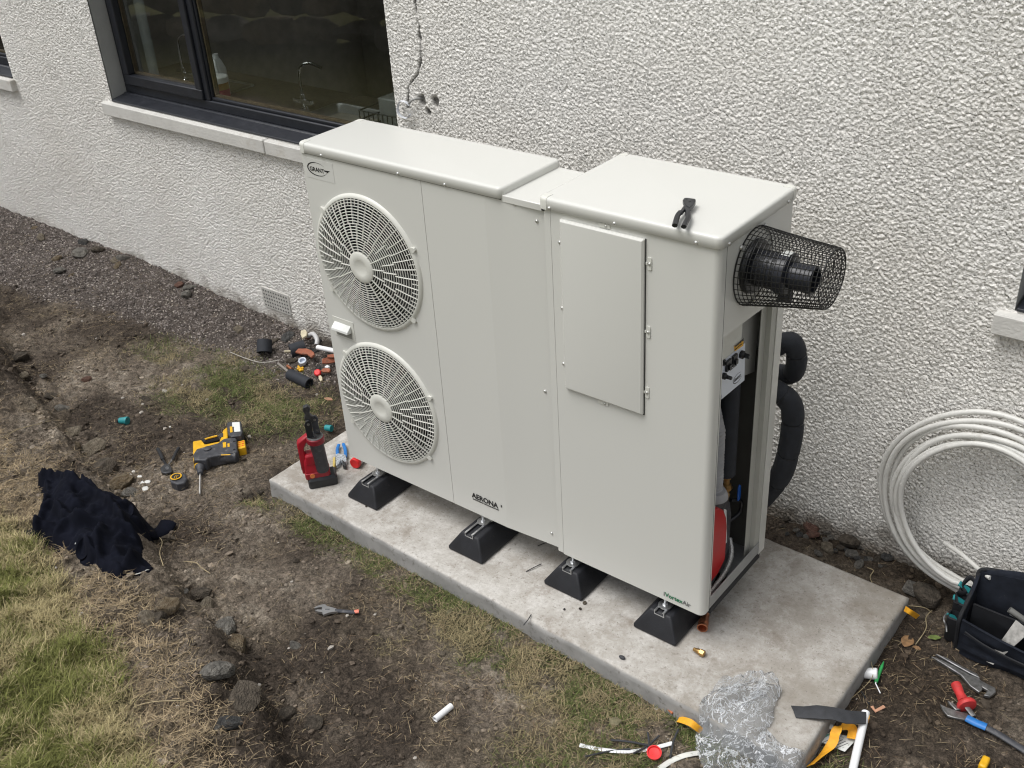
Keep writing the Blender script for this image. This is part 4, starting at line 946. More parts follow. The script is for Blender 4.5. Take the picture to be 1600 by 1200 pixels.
mb = MB(BO); mb.tube(smooth_path([(1.68, UF + .32, .42), (1.70, UF + .36, .40), (1.70, UF + .355, .35), (1.68, UF + .31, .33)]), .007, 8); mb.tube(smooth_path([(1.66, UF + .20, .25), (1.68, UF + .24, .22), (1.70, UF + .20, .19), (1.715, UF + .12, .175), (1.72, UF + .05, .172)]), .009, 8); mb.build('braided_oil_line', BLACKP, bl)
mb = MB(BO); P = smooth_path([(1.68, UF + .33, .24), (1.71, UF + .29, .205), (1.728, UF + .21, .182), (1.735, UF + .06, .176)], 8)
mb.tube(P, [.0085 + .0015 * (i % 2) for i in range(len(P))], 8); mb.build('braided_hose', mat('steel braid', (.45, .45, .44), .4, .6, var=.4, vs=200), bl)
mb = MB(BO); mb.box(1.69, 1.735, UF + .165, UF + .215, ZB + .006, ZB + .018); mb.build('rubber_pad', BLACKP, bl)
# access door with latches

AX0, AX1, AZ0, AZ1 = 1.204, 1.513, .899, 1.513
mb.rrect(AX0, AX1, -AZ1, -AZ0, .002, [(0, 0), (.008, 0), (.013, .006), (.0134, .009)], seg=1, M=Matrix(((1, 0, 0, 0), (0, 0, -1, UF - .001), (0, -1, 0, 0), (0, 0, 0, 1))))
ad = mb.build('access_door', CREAM, bl, ang=25)
mb = MB(BO); mb.loft([[(x, y, z) for x, z in ((AX0, AZ0 - .003), (AX1 + .003, AZ0 - .003), (AX1 + .003, AZ1), (AX1 - .0005, AZ1), (AX1 - .0005, AZ0), (AX0, AZ0))] for y in (UF - .0022, UF - .0003)]); mb.build('door_gap', SEAM, ad)
lt_ = MB(); lt_.rrect(-.007, .007, -.021, .021, .004, [(0, 0), (.002, 0), (.0025, .0006)], seg=3, M=RX90); lt_.box(-.012, -.007, -.004, 0, -.004, .004)
_l = lt_.build('latch', CREAM2, None); LAT = _l.data; bpy.data.objects.remove(_l)
for (x, z) in ((1.529, 1.436), (1.527, 1.205), (1.525, .985)):
    l = inst('latch', LAT, bl, (x - BO[0], -.0008, z)); inst('screw', SCR, l, (0, -.0025, 0), (0, 0, 0), .9)
for (x, z) in ((1.196, 1.430), (1.196, 1.198), (1.194, .987)): screw(bl, BO, x, UF, z); 
for (x, z) in ((1.368, 1.5235), (1.355, .888)):
    l = inst('latch', LAT, bl, (x - BO[0], -.0008, z), (0, math.pi / 2, 0)); inst('screw', SCR, l, (0, -.0025, .006), (0, 0, 0), .8)
front_text('i', 1.601, .166, .026, INKGR, bl, BO, bold=.0002); front_text('Vortex', 1.6075, .166, .026, INKG, bl, BO, bold=.0004, sx=.95); front_text('Air', 1.6790, .166, .026, INKGR, bl, BO, bold=.0002, sx=.95)
# flue terminal and its wire guard
FLy, FLz = UF + .205, 1.405
MX = Matrix.Translation((Sx, FLy, FLz)) @ Matrix.Rotation(math.radians(90), 4, 'Y')
mb = MB(BO); mb.lathe([(.083, .0), (.086, .006), (.083, .018), (.060, .022)], 40, MX); ft = mb.build('flue_terminal', BLACKP, bl)
mb = MB(BO); mb.lathe([(.056, .02), (.056, .092), (.065, .095), (.065, .124), (.058, .128), (.043, .129)], 40, MX); mb.build('outer_sleeve', mat('flue black', (.016, .018, .026), .3), ft)
mb = MB(BO)
for i in range(26):
    for j in range(4):
        t = 2 * math.pi * i / 26 + .1 * (j % 2); x = .032 + .017 * j; Mq = MX @ rotz(t) @ Matrix.Translation((.0562, 0, x)); mb.box(-.0012, .0006, -.0045, .0045, -.005, .005, Mq)
mb.build('sleeve_slot', DARKV, ft, kind='stuff')
mb = MB(BO); mb.lathe([(.041, .127), (.041, .178), (.0435, .180), (.0435, .200), (.037, .202), (.037, .16)], 36, MX, cap0=False); mb.build('inner_outlet', mat('flue black', (0,0,0)), ft)
mb = MB(BO); mb.box(-.03, .03, -.012, .012, -.02, .02, MX @ Matrix.Translation((.060, 0, .112)) ); mb.build('drain_lug', DGREY, ft, bevel=.004)
n = 18; rr = [[], []]
for k in range(n + 1):
    t = math.radians(132 + 62 * k / n)
    for q, x in ((0, .096), (1, .123)): p = MX @ Vector((.0656 * math.cos(t), .0656 * math.sin(t), x)); rr[q].append(p)
mb = MB(BO); mb.loft(rr, False, False, closed=False); mb.build('instruction_label', CARD, ft)
def wireguard():
    m = MB(BO); L_ = .252; R0, R1 = .122, .089; nl = 38; nr = 21
    rad = lambda x: R0 + (R1 - R0) * x / L_ + .001 * math.sin(x * 60)
    def P(x, t, r=None): return MX @ Vector(((r if r is not None else rad(x)) * math.cos(t), (r if r is not None else rad(x)) * math.sin(t), x)) + Vector((0, 0, .018 * x / L_))
    for i in range(nr):
        x = .004 + (L_ - .004) * i / (nr - 1); m.tube([P(x, t) for t in np.linspace(0, 2 * math.pi, 49)[:-1]], 0.0014 if 0 < i < nr - 1 else .0022, 4, closed=True)
    for i in range(nl):
        t = 2 * math.pi * i / nl; m.tube([P(x, t, rad(x) + .0015) for x in np.linspace(.003, L_, 4)], .0013, 4)
    s = .0115
    k = int(R1 / s)
    for i in range(-k, k + 1):
        hgt = math.sqrt(max(R1 ** 2 - (i * s) ** 2, 0))
        for a_ in (0, 1):
            A = Vector((i * s, -hgt, L_ + a_ * .002)); B = Vector((i * s, hgt, L_ + a_ * .002))
            if a_: A = Vector((-hgt, i * s, L_ + .002)); B = Vector((hgt, i * s, L_ + .002))
            m.tube([MX @ A + Vector((0, 0, .018)), MX @ B + Vector((0, 0, .018))], .0011, 4)
    return m.build('wire_guard', BLACKM, bl, ang=80)
wg = wireguard()
for t in (-.55, .75, 3.3): 
    p = MX @ Vector((.124 * math.cos(t + math.pi), .124 * math.sin(t + math.pi), .003)); screw(bl, BO, p.x, p.y, p.z, (0, 0, math.pi / 2), 1.3)

# ================================================================== RUBBER FEET
def foot(x, yf, label, first=[None]):
    # block: long truncated wedge, channel on top
    if first[0] is None:
        o = thing('mounting_block', label, 'mounting block', (x, yf, .0), group='rubber mounting feet under the units')
        LN = .40; hw = .0885
        mb = MB(); mb.loft([[(-hw, 0, .002), (hw, 0, .002), (hw, LN, .002), (-hw, LN, .002)], [(-hw, 0, .018), (hw, 0, .018), (hw, LN, .018), (-hw, LN, .018)],
                            [(-.043, .040, .088), (.043, .040, .088), (.043, LN - .040, .088), (-.043, LN - .040, .088)]])
        mb.build('rubber_block', RUBBER, o, bevel=.006, seg=3)
        mb = MB(); U = [(x, z - .016) for x, z in [(-.0205, .0935), (.0205, .0935), (.0205, .1135), (.0125, .1135), (.0125, .1115), (.0178, .1115), (.0178, .0965), (-.0178, .0965), (-.0178, .1115), (-.0125, .1115), (-.0125, .1135), (-.0205, .1135)]]
        mb.loft([[(a, y, b) for a, b in U] for y in (.034, .36)]); mb.build('steel_channel', ZINC, o)
        mb = MB(); mb.cyl((0, .115, .082), (0, .115, .165), .0048, n=10); mb.build('bolt', ZINC, o)
        mb = MB(); mb.lathe([(.0105, .118), (.0105, .127)], 6, Matrix.Translation((0, .115, -.015))); mb.build('nut', ZINC, o)
        mb = MB(); mb.lathe([(.026, .1138), (.026, .1165), (.012, .119)], 20, Matrix.Translation((0, .115, -.015))); mb.build('washer', ZINC, o)
        mb = MB(); mb.box(-.03, .03, .145, .26, .098, .1490); mb.build('unit_foot_rail', INNER, o)
        first[0] = o; return o
    r = dup(first[0], (x, yf, 0), None, label)
    for k_ in kids(r):
        if k_.name.split('.')[0] in ('bolt', 'nut', 'washer'): k_.location.y += -1.03 - yf
    return r
for x, y, l in ((.142, -1.030, 'leftmost black rubber foot, under the fan end beside the red capped fitting'),
                (.741, -1.042, 'second black rubber foot from the left, under the black AERONA lettering'),
                (1.187, -.990, 'third black rubber foot from the left, under the join between the two cabinets'),
                (1.595, -.990, 'rightmost black rubber foot, under the green and grey cabinet lettering')): foot(x, y, l)
# lagged pipes behind the boiler
def lagged(name, label, pts, cat='pipe', rad=.040):
    P = [Vector(ony_) for ony_ in pts]; o = thing(name, label, cat, P[0]); S = smooth_path(P, 8)
    R_ = [rad * (1 - (.10 if i % 11 == 0 and i else 0)) for i in range(len(S))]
    mb = MB(P[0]); mb.tube(S, R_, 18); mb.build('foam_lagging', FOAM, o, ang=70)
    for i in range(11, len(S) - 1, 11):
        mb = MB(P[0]); t = (S[i + 1] - S[i - 1]).normalized(); mb.tube([S[i] - t * .0015, S[i] + t * .0015], rad * .955, 18); mb.build('joint_tape', BLACKP, o)
    return o
W_ = lambda px, py, y: onplane(px, py, 1, y)
lagged('lagged_pipe_bend', 'upper black foam lagged pipe looping back behind the boiler cabinet', [W_(1186, 548, -.36), W_(1212, 541, -.34), W_(1237, 535, -.32), W_(1245, 560, -.30), W_(1238, 583, -.28), W_(1215, 584, -.27), W_(1180, 575, -.26)], rad=.037)
lagged('lagged_pipe_drop', 'lower black foam lagged pipe curving down the wall behind the boiler cabinet', [W_(1180, 605, -.40), W_(1212, 611, -.38), W_(1236, 632, -.36), W_(1238, 668, -.36), W_(1232, 705, -.36), W_(1222, 738, -.36), W_(1203, 765, -.34), W_(1178, 790, -.30), W_(1150, 800, -.25)], rad=.041)
# ================================================================== SMALL THINGS
def inslab1(x, y): return SLX0 < x < SLX1 and slab_y(x, SLF) < y < slab_y(x, SLB)
def surf(x, y): return 0.0 if inslab1(x, y) else gz(x, y)
class Zm:
    """pixel positions measured on an enlarged crop -> points at height z"""
    def __init__(s, ox, oy, sc_, z): s.o = (ox, oy, sc_, z)
    def __call__(s, x, y, dz=0): a, b, c, z = s.o; return Z(a + x * c, b + y * c, z + dz)
    def poly(s, pts, dz=0): return [tuple(s(x, y, dz)[:2]) for x, y in pts]
def put(parts, name, label, cat, loc, group=None):
    loc = Vector(loc); o = thing(name, label, cat, loc, group=group); made = {}
    for pn, mb, m, *opt in parts:
        kw = dict(opt[0]) if opt else {}; par = made.get(kw.pop('under', None), o)
        mb.v = [tuple(Vector(p) - loc) for p in mb.v]; made[pn] = mb.build(pn, m, par, **kw)
    return o
def single(mb, name, m, label, cat, loc, group=None, **kw):
    loc = Vector(loc); mb.v = [tuple(Vector(p) - loc) for p in mb.v]; o = mb.build(name, m, None, **kw); o.location = loc; return tag(o, label, cat, group)

# ---- pliers on the boiler lid
zq = Zm(1030, 290, .0667, 1.592)
def slim_tube(q, pts, r, flat=(0, 0, 1), dz=0, n=8): mb = MB(); P = smooth_path([q(x, y, dz) for x, y in pts]); return mb.tube(P, r if not hasattr(r, '__len__') else [r] * len(P), n, flat=flat)
hA = slim_tube(zq, [(365, 935), (400, 800), (440, 690), (500, 620)], (.0065, .0085)); hB = slim_tube(zq, [(575, 965), (630, 850), (680, 740), (675, 625)], (.0065, .0085))
jw = MB(); jw.prism(zq.poly([(480, 620), (560, 500), (640, 470), (720, 520), (715, 615), (640, 620), (600, 560), (540, 640)]), 1.5835, 1.5945)
hd_ = MB(); hd_.prism(zq.poly([(550, 370), (590, 320), (680, 320), (850, 345), (855, 390), (800, 480), (720, 545), (640, 500), (580, 450)]), 1.584, 1.597)
bd = slim_tube(zq, [(490, 600), (545, 650)], .0035, dz=.004); bd.tube([zq(640, 618, .003), zq(712, 618, .003)], .0035, 8)
jawgap = MB(); jawgap.prism(zq.poly([(610, 345), (665, 340), (660, 360), (620, 362)]), 1.5971, 1.5975)
jg2 = MB(); jg2.prism(zq.poly([(680, 415), (745, 400), (740, 420), (690, 430)]), 1.5971, 1.5975)
put([('pliers_head', hd_, DSTEEL, dict(bevel=.0015)), ('pliers_leg', jw, DSTEEL, dict(bevel=.0015)), ('handle', hA, BLACKP), ('handle', hB, BLACKP), ('jaw_notch', jawgap, DARKV), ('jaw_notch', jg2, DARKV)],
    'pliers', 'black handled slip joint pliers lying on the boiler cabinet lid', 'pliers', zq(600, 600, -.010))

# ---- hammer drill
g0 = G(335, 710).z; zd = Zm(280, 640, .11662, g0 + .06)
yl = MB(); yl.prism(zd.poly([(185, 425), (300, 408), (345, 468), (540, 430), (562, 360), (585, 280), (645, 232), (655, 400), (600, 450), (420, 500), (240, 560), (190, 600)]), g0 + .012, g0 + .062)
bt = MB(); bt.prism(zd.poly([(645, 205), (700, 190), (835, 185), (855, 330), (835, 375), (700, 395), (655, 345)]), g0 + .01, g0 + .074)
yb = MB(); yb.prism(zd.poly([(765, 405), (872, 378), (885, 478), (785, 502)]), g0 + .004, g0 + .050)
gb_ = MB(); gb_.prism(zd.poly([(190, 625), (235, 550), (420, 498), (520, 470), (600, 410), (680, 398), (772, 402), (785, 590), (600, 620), (400, 660), (370, 700), (205, 700)]), g0 + .01, g0 + .071)
mt = MB(); mt.cyl(zd(400, 640, -.022), zd(782, 625, -.022), .032, .031, 20)
gr = slim_tube(zd, [(315, 445), (400, 415), (530, 380)], (.016, .019), dz=-.014)
gs = slim_tube(zd, [(345, 398), (420, 375), (510, 352)], .005, dz=.004)
tr = MB(); tr.prism(zd.poly([(535, 340), (590, 320), (590, 372), (545, 378)]), g0 + .03, g0 + .066)
c0, c1 = zd(288, 690, -.03), zd(282, 860, -.035); ax = (c1 - c0); ch = MB(); Mx = Matrix.Translation(c0) @ ax.to_track_quat('Z', 'Y').to_matrix().to_4x4(); Lc = ax.length
ch.lathe([(.030, -.02), (.031, .0), (.026, Lc * .35), (.027, Lc * .40), (.026, Lc * .5), (.020, Lc * .62), (.015, Lc * .8), (.013, Lc), (.006, Lc * 1.03)], 24, Mx)
cr = MB(); cr.lathe([(.0262, Lc * .34), (.0285, Lc * .36), (.0285, Lc * .46), (.0262, Lc * .48)], 24, Mx)
b1 = zd(278, 1135, -.045); bitm = MB(); bitm.cyl(c1 - ax * .05, b1, .0045, .004, 8)
for i in range(24): p = c1.lerp(b1, .1 + .036 * i); bitm.cyl(p, p + (b1 - c1) * .008, .0056, .0048, 8)
lb1 = MB(); lb1.prism(zd.poly([(590, 468), (635, 462), (636, 530), (593, 536)]), g0 + .0710, g0 + .0720); lb2 = MB(); lb2.prism(zd.poly([(652, 482), (680, 479), (681, 524), (654, 527)]), g0 + .0710, g0 + .0720)
lb3 = MB(); pA, pB = zd(560, 607, .0095), zd(685, 603, .0095); lb3.tube([pA, pB], [(.0012, .0035)] * 2, 8, flat=(0, 0, 1))
bl_ = MB(); bl_.prism(zd.poly([(715, 205), (815, 198), (828, 325), (745, 332), (740, 262), (718, 262)]), g0 + .0740, g0 + .0748)
bl2 = MB(); bl2.prism(zd.poly([(685, 262), (718, 258), (722, 335), (690, 340)]), g0 + .0740, g0 + .0750)
vents = MB()
for i in range(3):
    for j in range(2):
        a_ = zd(788 + j * 42, 418 + i * 26 - j * 8, 0); b_ = zd(818 + j * 42, 412 + i * 26 - j * 8, 0); a_.z = b_.z = g0 + .0505; vents.tube([a_, b_], .0022, 6)
dl = MB(); dl.lathe([(.017, 0), (.019, .006), (.012, .010)], 16, Matrix.Translation(zd(380, 530, .010)))
hl = MB(); hl.cyl(zd(738, 432, .0095), zd(738, 432, .0115), .006, n=10); hl.cyl(zd(740, 540, .0095), zd(740, 540, .0115), .006, n=10)
bk_ = MB(); bk_.prism(zd.poly([(178, 420), (205, 418), (212, 620), (188, 690)]), g0 + .008, g0 + .055)
put([('body_shell', yl, YEL, dict(bevel=.005, seg=2)), ('gear_housing', gb_, DGREY, dict(bevel=.007, seg=3)), ('motor_housing', mt, DGREY, dict(bevel=.004)), ('battery', bt, DGREY, dict(bevel=.005)),
     ('battery_base', yb, YEL, dict(bevel=.004)), ('grip', gr, BLACKP), ('grip_stripe', gs, YEL), ('trigger', tr, DGREY, dict(bevel=.003)), ('back_plate', bk_, YEL, dict(bevel=.003)),
     ('chuck', ch, DGREY), ('chuck_ring', cr, YEL), ('drill_bit', bitm, mat('masonry bit steel', (.45, .44, .42), .35, .8), {}), ('emblem', lb1, YEL), ('emblem', lb2, YEL), ('emblem', lb3, YEL),
     ('battery_label', bl_, CARD), ('battery_label', bl2, YEL), ('vent_slots', vents, BRED, dict(kind='stuff')), ('dial', dl, DGREY), ('screw_hole', hl, DARKV, dict(kind='stuff'))],
    'hammer_drill', 'yellow and black cordless hammer drill lying on its side on the soil', 'drill', (zd(400, 560).x, zd(400, 560).y, g0))

# ---- slip pliers beside the drill
zp = Zm(160, 600, .2625, gz(-1.02, -1.18) + .018)
hA = slim_tube(zp, [(330, 385), (345, 415), (360, 450)], (.007, .009)); hB = slim_tube(zp, [(455, 380), (435, 415), (418, 455)], (.007, .009))
hA.tube([zp(360, 450), zp(385, 490)], .006, 6); hB2 = MB(); hB2.tube([zp(418, 450), zp(385, 495)], .006, 6)
hd_ = MB(); hd_.prism(zp.poly([(345, 505), (370, 482), (400, 482), (415, 510), (415, 528), (380, 537), (352, 530)]), zp.o[3] - .012, zp.o[3] + .006)
pv = MB(); pv.cyl(zp(385, 500, .004), zp(385, 500, .012), .008, n=12)
put([('handle', hA, BLACKP), ('handle', hB, BLACKP), ('plier_arm', hB2, STEEL), ('jaws', hd_, DSTEEL, dict(bevel=.003)), ('pivot', pv, STEEL)], 'slip_pliers', 'open slip pliers with black handles on soil left of the drill', 'pliers', zp(385, 480, -.012))
# ---- tape measure
zt_ = Zm(160, 600, .2625, gz(-.86, -1.3) + .045); gt = gz(-.86, -1.3) - .005
b = MB(); b.prism(zt_.poly([(398, 545), (420, 527), (460, 522), (495, 530), (505, 560), (490, 585), (440, 592), (405, 580)]), gt, gt + .048)
f_ = MB(); cc = zt_(438, 551, .0025); f_.lathe([(.027, .0), (.027, .002), (.022, .0022)], 24, Matrix.Translation(cc)); f2 = MB(); f2.lathe([(.021, .0022), (.020, .0032)], 24, Matrix.Translation(cc))
f3 = MB(); 
for dx in (-9, 2): f3.tube([zt_(438 + dx, 560, .0062), zt_(441 + dx, 548, .0062), zt_(452 + dx, 542, .0062)], .0014, 6)
put([('case', b, DGREY, dict(bevel=.008, seg=3)), ('face_ring', f_, YEL), ('face_disc', f2, BLACKP), ('face_mark', f3, YEL)], 'tape_measure', 'black tape measure with yellow ringed face on the soil below the drill', 'tape measure', (cc.x, cc.y, gt))
# ---- teal cap on the soil
c = G(193, 662); a = MB(); a.cyl(c + Vector((-.016, -.006, .016)), c + Vector((.018, .010, .020)), .016, .019, 16); r_ = MB(); r_.cyl(c + Vector((.016, .009, .020)), c + Vector((.026, .013, .020)), .021, .021, 16); i_ = MB(); i_.cyl(c + Vector((-.026, -.010, .015)), c + Vector((-.015, -.005, .016)), .013, .015, 14)
put([('fitting_body', a, TEAL), ('fitting_collar', r_, TEAL), ('fitting_end', i_, BLACKP)], 'teal_pipe_fitting', 'small teal pipe fitting alone on the bare soil', 'fitting', c)
c = Z(514, 674, -.07); a = MB(); a.cyl(c + Vector((-.02, 0, .015)), c + Vector((.015, .008, .018)), .015, .017, 14); single(a, 'teal_pipe_fitting', TEAL, 'teal pipe fitting on the grass behind the red press tool', 'fitting', c)
# ---- adjustable wrench
zw = Zm(480, 930, .0625, G(528, 956).z + .014); zz = zw.o[3]
hd_ = MB(); hd_.prism(zw.poly([(180, 330), (240, 290), (370, 250), (450, 245), (500, 290), (700, 340), (760, 370), (760, 420), (600, 440), (500, 470), (400, 510), (380, 440), (290, 430), (195, 395), (260, 375), (370, 375), (375, 315), (290, 320), (200, 345)]), zz - .006, zz + .004)
hn = slim_tube(zw, [(700, 385), (900, 400), (1100, 420), (1200, 420)], (.0055, .0085)); en = MB(); en.tube([zw(1180, 415), zw(1290, 400)], [(.006, .0092)] * 2, 10, flat=(0, 0, 1))
wm = MB(); wm.cyl(zw(450, 365, .002), zw(560, 365, .002), .0042, n=10)
put([('wrench_head', hd_, mat('bare wrench steel', (.42, .42, .42), .35, .8)), ('handle', hn, DGREY), ('handle_end', en, mat('salmon plastic', (.75, .22, .15), .5)), ('worm_screw', wm, DSTEEL)], 'adjustable_wrench', 'adjustable wrench with black grip and salmon end lying on the soil', 'wrench', zw(700, 390, -.01))

# ---- generic helpers for pipes and round bits
def pipe(name, label, cat, A, B, r, m, hollow=True, group=None, extra=0):
    A, B = Vector(A), Vector(B); d = (B - A); L_ = d.length; M = Matrix.Translation(A) @ d.to_track_quat('Z', 'Y').to_matrix().to_4x4(); mb = MB()
    if hollow: t = min(r * .28, .012); mb.lathe([(r - t, .02 if L_ > .05 else .004), (r - t, 0), (r, 0), (r, L_), (r - t, L_), (r - t, L_ - min(.02, L_ * .3))], 20, M, True, True)
    else: mb.lathe([(r, 0), (r, L_)], 16, M)
    return single(mb, name, m, label, cat, A, group)
def gp(px, py, up): p = G(px, py); p.z = gz(p.x, p.y) + up; return p
pipe('white_pipe_offcut', 'short white plastic pipe offcut lying on the soil in front of the slab', 'pipe', gp(680, 1128, .012), gp(706, 1108, .016), .0115, WCLEAN)
# copper pipe coupler under the boiler corner, brass plug on the slab
c = Z(1104, 975, .0); a = MB(); A = Vector((c.x - .01, c.y, .021)); B = A + Vector((.02, -.052, 0)).normalized() * .05; M = Matrix.Translation(A) @ (B - A).to_track_quat('Z', 'Y').to_matrix().to_4x4()
a.lathe([(.0165, -.02), (.0165, .012), (.019, .016), (.019, .034), (.0175, .037), (.0195, .041), (.0195, .050), (.0155, .050), (.0155, .02)], 22, M); single(a, 'copper_coupler', COPPER, 'copper pipe coupler lying on the slab by the boiler cabinet corner', 'coupler', (c.x, c.y, 0))
c = Z(1093, 1021, 0); a = MB(); M = Matrix.Translation((c.x - .018, c.y - .004, .0125)) @ Matrix.Rotation(math.pi / 2, 4, 'Y')
b2 = MB(); a.lathe([(.0125, .022), (.0125, .038), (.009, .040)], 6, M); b2.lathe([(.006, -.004), (.0075, 0), (.0065, .003), (.0085, .006), (.0085, .010), (.0095, .012), (.0095, .0219)], 16, M)
put([('hex_nut', a, BRASS), ('threaded_end', b2, BRASS)], 'brass_plug', 'small brass fitting standing alone on the pale concrete slab', 'fitting', (c.x, c.y, 0))
for i, (px, py, qx, qy, l) in enumerate(((822, 893, 846, 881, 'thin black cable tie tail on the slab between the middle feet, nearer the camera'), (840, 853, 857, 847, 'short black cable tie tail on the slab under the cabinet edge'), (818, 977, 830, 960, 'thin dark twig tail on the front edge of the slab'))):
    A, B = Z(px, py, .003), Z(qx, qy, .006); mb = MB(); mb.tube(smooth_path([A, A.lerp(B, .5) + Vector((.003, .003, .003)), B]), [(.001, .0022)] * 13, 6, flat=(0, 0, 1)); single(mb, 'cable_tie_tail', BLACKP, l, 'cable tie', A)
c = Z(1003, 935, 0); mb = MB(); mb.lathe([(.022, .15), (.022, .125), (.018, .10), (.007, .098), (.007, .06), (.004, .055)], 16, Matrix.Translation((1.49, -.84, 0))); single(mb, 'drain_spigot', BLACKP, 'black drain spigot hanging under the boiler cabinet left of the last foot', 'drain', (1.49, -.84, .06))
c = Z(972, 1029, 0); mb = MB(); mb.ball((c.x, c.y, .006), .010, 6, (1.3, .8, .6)); single(mb, 'clay_lump', SLATE, 'small black lump on the front edge of the slab', 'lump', c)
for i, (px, py, s_, l) in enumerate(((914, 942, .009, 'tiny tan pebble at the base of the third foot'), (907, 951, .007, 'tiny brown pebble below the third foot on the slab'), (882, 952, .005, 'dark crumb on the slab left of the tan pebbles'), (572, 791, .006, 'brown crumb on the slab left of the first foot'))):
    c = Z(px, py, s_ * .5); o = inst('pebble', RMM[i][(1, 5, 2, 5)[i]], None, c, (0, 0, i), s_); tag(o, l, 'pebble')

# ---- press tool standing on the slab
pt = thing('press_tool', 'red and black cordless press tool standing upright on the slab corner', 'press tool', (-.135, -1.02, 0), (0, 0, math.radians(53)))
def loc(mb, n, m, **k): return mb.build(n, m, pt, **k)
m = MB(); m.rrect(-.052, .078, -.045, .04, .012, [(0, .004), (.006, 0), (.040, 0), (.052, .010)], seg=3); loc(m, 'battery', BLACKP)
m = MB(); m.rrect(-.060, .052, -.036, .036, .012, [(.046, .002), (.052, 0), (.075, 0), (.078, .003), (.135, .006), (.150, .012)], seg=3); loc(m, 'body_shell', TRED)
m = MB(); pl = [(-.068, .07), (-.046, .07), (-.040, .12), (-.044, .20), (-.030, .226), (-.012, .236), (-.012, .262), (-.024, .262), (-.064, .236), (-.070, .222)]
m.loft([[(x, y, z) for x, z in pl] for y in (-.018, .018)]); loc(m, 'handle', TRED, bevel=.006, seg=3)
m = MB(); m.rrect(-.046, -.002, -.034, .02, .006, [(.125, 0), (.165, 0), (.172, .006)], seg=2); loc(m, 'trigger_housing', TRED, bevel=.002)
m = MB(); m.box(-.0705, -.067, -.012, .012, .09, .19); loc(m, 'side_grip', BLACKP, bevel=.002)
m = MB(); m.lathe([(.026, 0), (.029, .006), (.030, .15), (.033, .155)], 24, Matrix.Translation((.022, -.024, .078)) @ Matrix.Rotation(math.radians(-3), 4, 'Y')); loc(m, 'motor_barrel', DGREY)
m = MB(); m.lathe([(.034, 0), (.039, .004), (.039, .026), (.035, .030), (.0, .030)], 28, Matrix.Translation((.013, -.022, .228)), cap1=False); loc(m, 'collar', mat('dark red collar', (.22, .01, .02), .4))
m = MB(); m.lathe([(.0345, .0), (.036, .004), (.034, .008), (.030, .008), (.029, .002)], 28, Matrix.Translation((.013, -.022, .256))); loc(m, 'steel_ring', STEEL)
m = MB(); m.lathe([(.011, 0), (.011, .003)], 12, Matrix.Translation((-.028, -.037, .066)) @ RX90); loc(m, 'indicator', mat('amber lamp', (.7, .2, .05), .4))
for y_, u0 in ((-.036, -.004), (-.006, .026)):
    m = MB(); pl = [(u0 - .016, .262), (u0 + .013, .262), (u0 + .011, .300), (u0 + .014, .335), (u0 + .004, .352), (u0 - .010, .350), (u0 - .019, .330)]
    m.loft([[(x, y, z) for x, z in pl] for y in (y_, y_ + .010)]); loc(m, 'yoke_arm', BLACKP if u0 < 0 else DGREY, bevel=.002)
    m = MB(); m.cyl((u0 - .002, y_ - .003, .333), (u0 - .002, y_ + .013, .333), .006, n=10); loc(m, 'pivot_pin', STEEL)
m = MB(); pl = [(-.010, .335), (.018, .335), (.020, .360), (.008, .372), (.010, .39), (.016, .405), (.004, .418), (-.014, .414), (-.018, .395), (-.010, .375), (-.018, .355)]
m.loft([[(x, y, z) for x, z in pl] for y in (-.028, -.004)]); loc(m, 'press_jaw', DSTEEL, bevel=.003)
# ---- blue pipe cutter
zc = Zm(460, 640, .11667, .016)
hA = slim_tube(zc, [(595, 470), (575, 530), (580, 610)], (.006, .008)); hB = slim_tube(zc, [(655, 460), (680, 530), (685, 635)], (.006, .008))
hd_ = MB(); hd_.prism(zc.poly([(545, 625), (590, 600), (690, 620), (705, 700), (655, 745), (625, 690), (600, 740), (560, 765), (545, 700)]), .002, .024)
bc = MB(); bc.prism(zc.poly([(640, 690), (700, 735), (690, 775), (650, 760)]), .002, .026)
put([('handle', hA, BLUE), ('handle', hB, BLUE), ('cutter_head', hd_, mat('scuffed cast metal', (.50, .54, .58), .4, .5, var=.5, vs=120), dict(bevel=.003)), ('cutting_wheel', bc, DSTEEL, dict(bevel=.002))], 'pipe_cutter', 'blue handled pipe cutter lying on the slab right of the press tool', 'pipe cutter', zc(620, 620, -.016))
mb = MB(); mb.prism(Zm(460, 640, .11667, .0).poly([(525, 720), (560, 690), (560, 800), (545, 840), (525, 830)]), .001, .03); single(mb, 'yellow_wedge', mat('yellowish plastic', (.55, .42, .12), .5), 'small yellow plastic piece tucked behind the press tool battery', 'offcut', zc(540, 790, -.016), bevel=.003)
# ---- white valve with red cap
c = Z(559, 728, 0); A = Vector((c.x, c.y, .026)); dv = Vector((-.25, 1, .0)).normalized(); M = Matrix.Translation(A) @ (-dv).to_track_quat('Z', 'Y').to_matrix().to_4x4()
a = MB(); a.lathe([(.024, 0), (.0255, .004), (.0255, .020), (.022, .0235), (.012, .0225)], 28, M); b2 = MB(); b2.lathe([(.017, -.06), (.019, -.055), (.019, -.03), (.023, -.028), (.023, -.001)], 24, M); c2 = MB(); c2.lathe([(.014, -.11), (.030, -.105), (.031, -.08), (.024, -.062), (.016, -.06)], 28, M)
put([('red_cap', a, BRED), ('valve_neck', b2, WCLEAN), ('valve_body', c2, mat('ivory plastic', (.55, .54, .50), .4))], 'capped_valve', 'white plastic valve with a round red cap lying by the first rubber foot', 'valve', (A.x, A.y, 0))

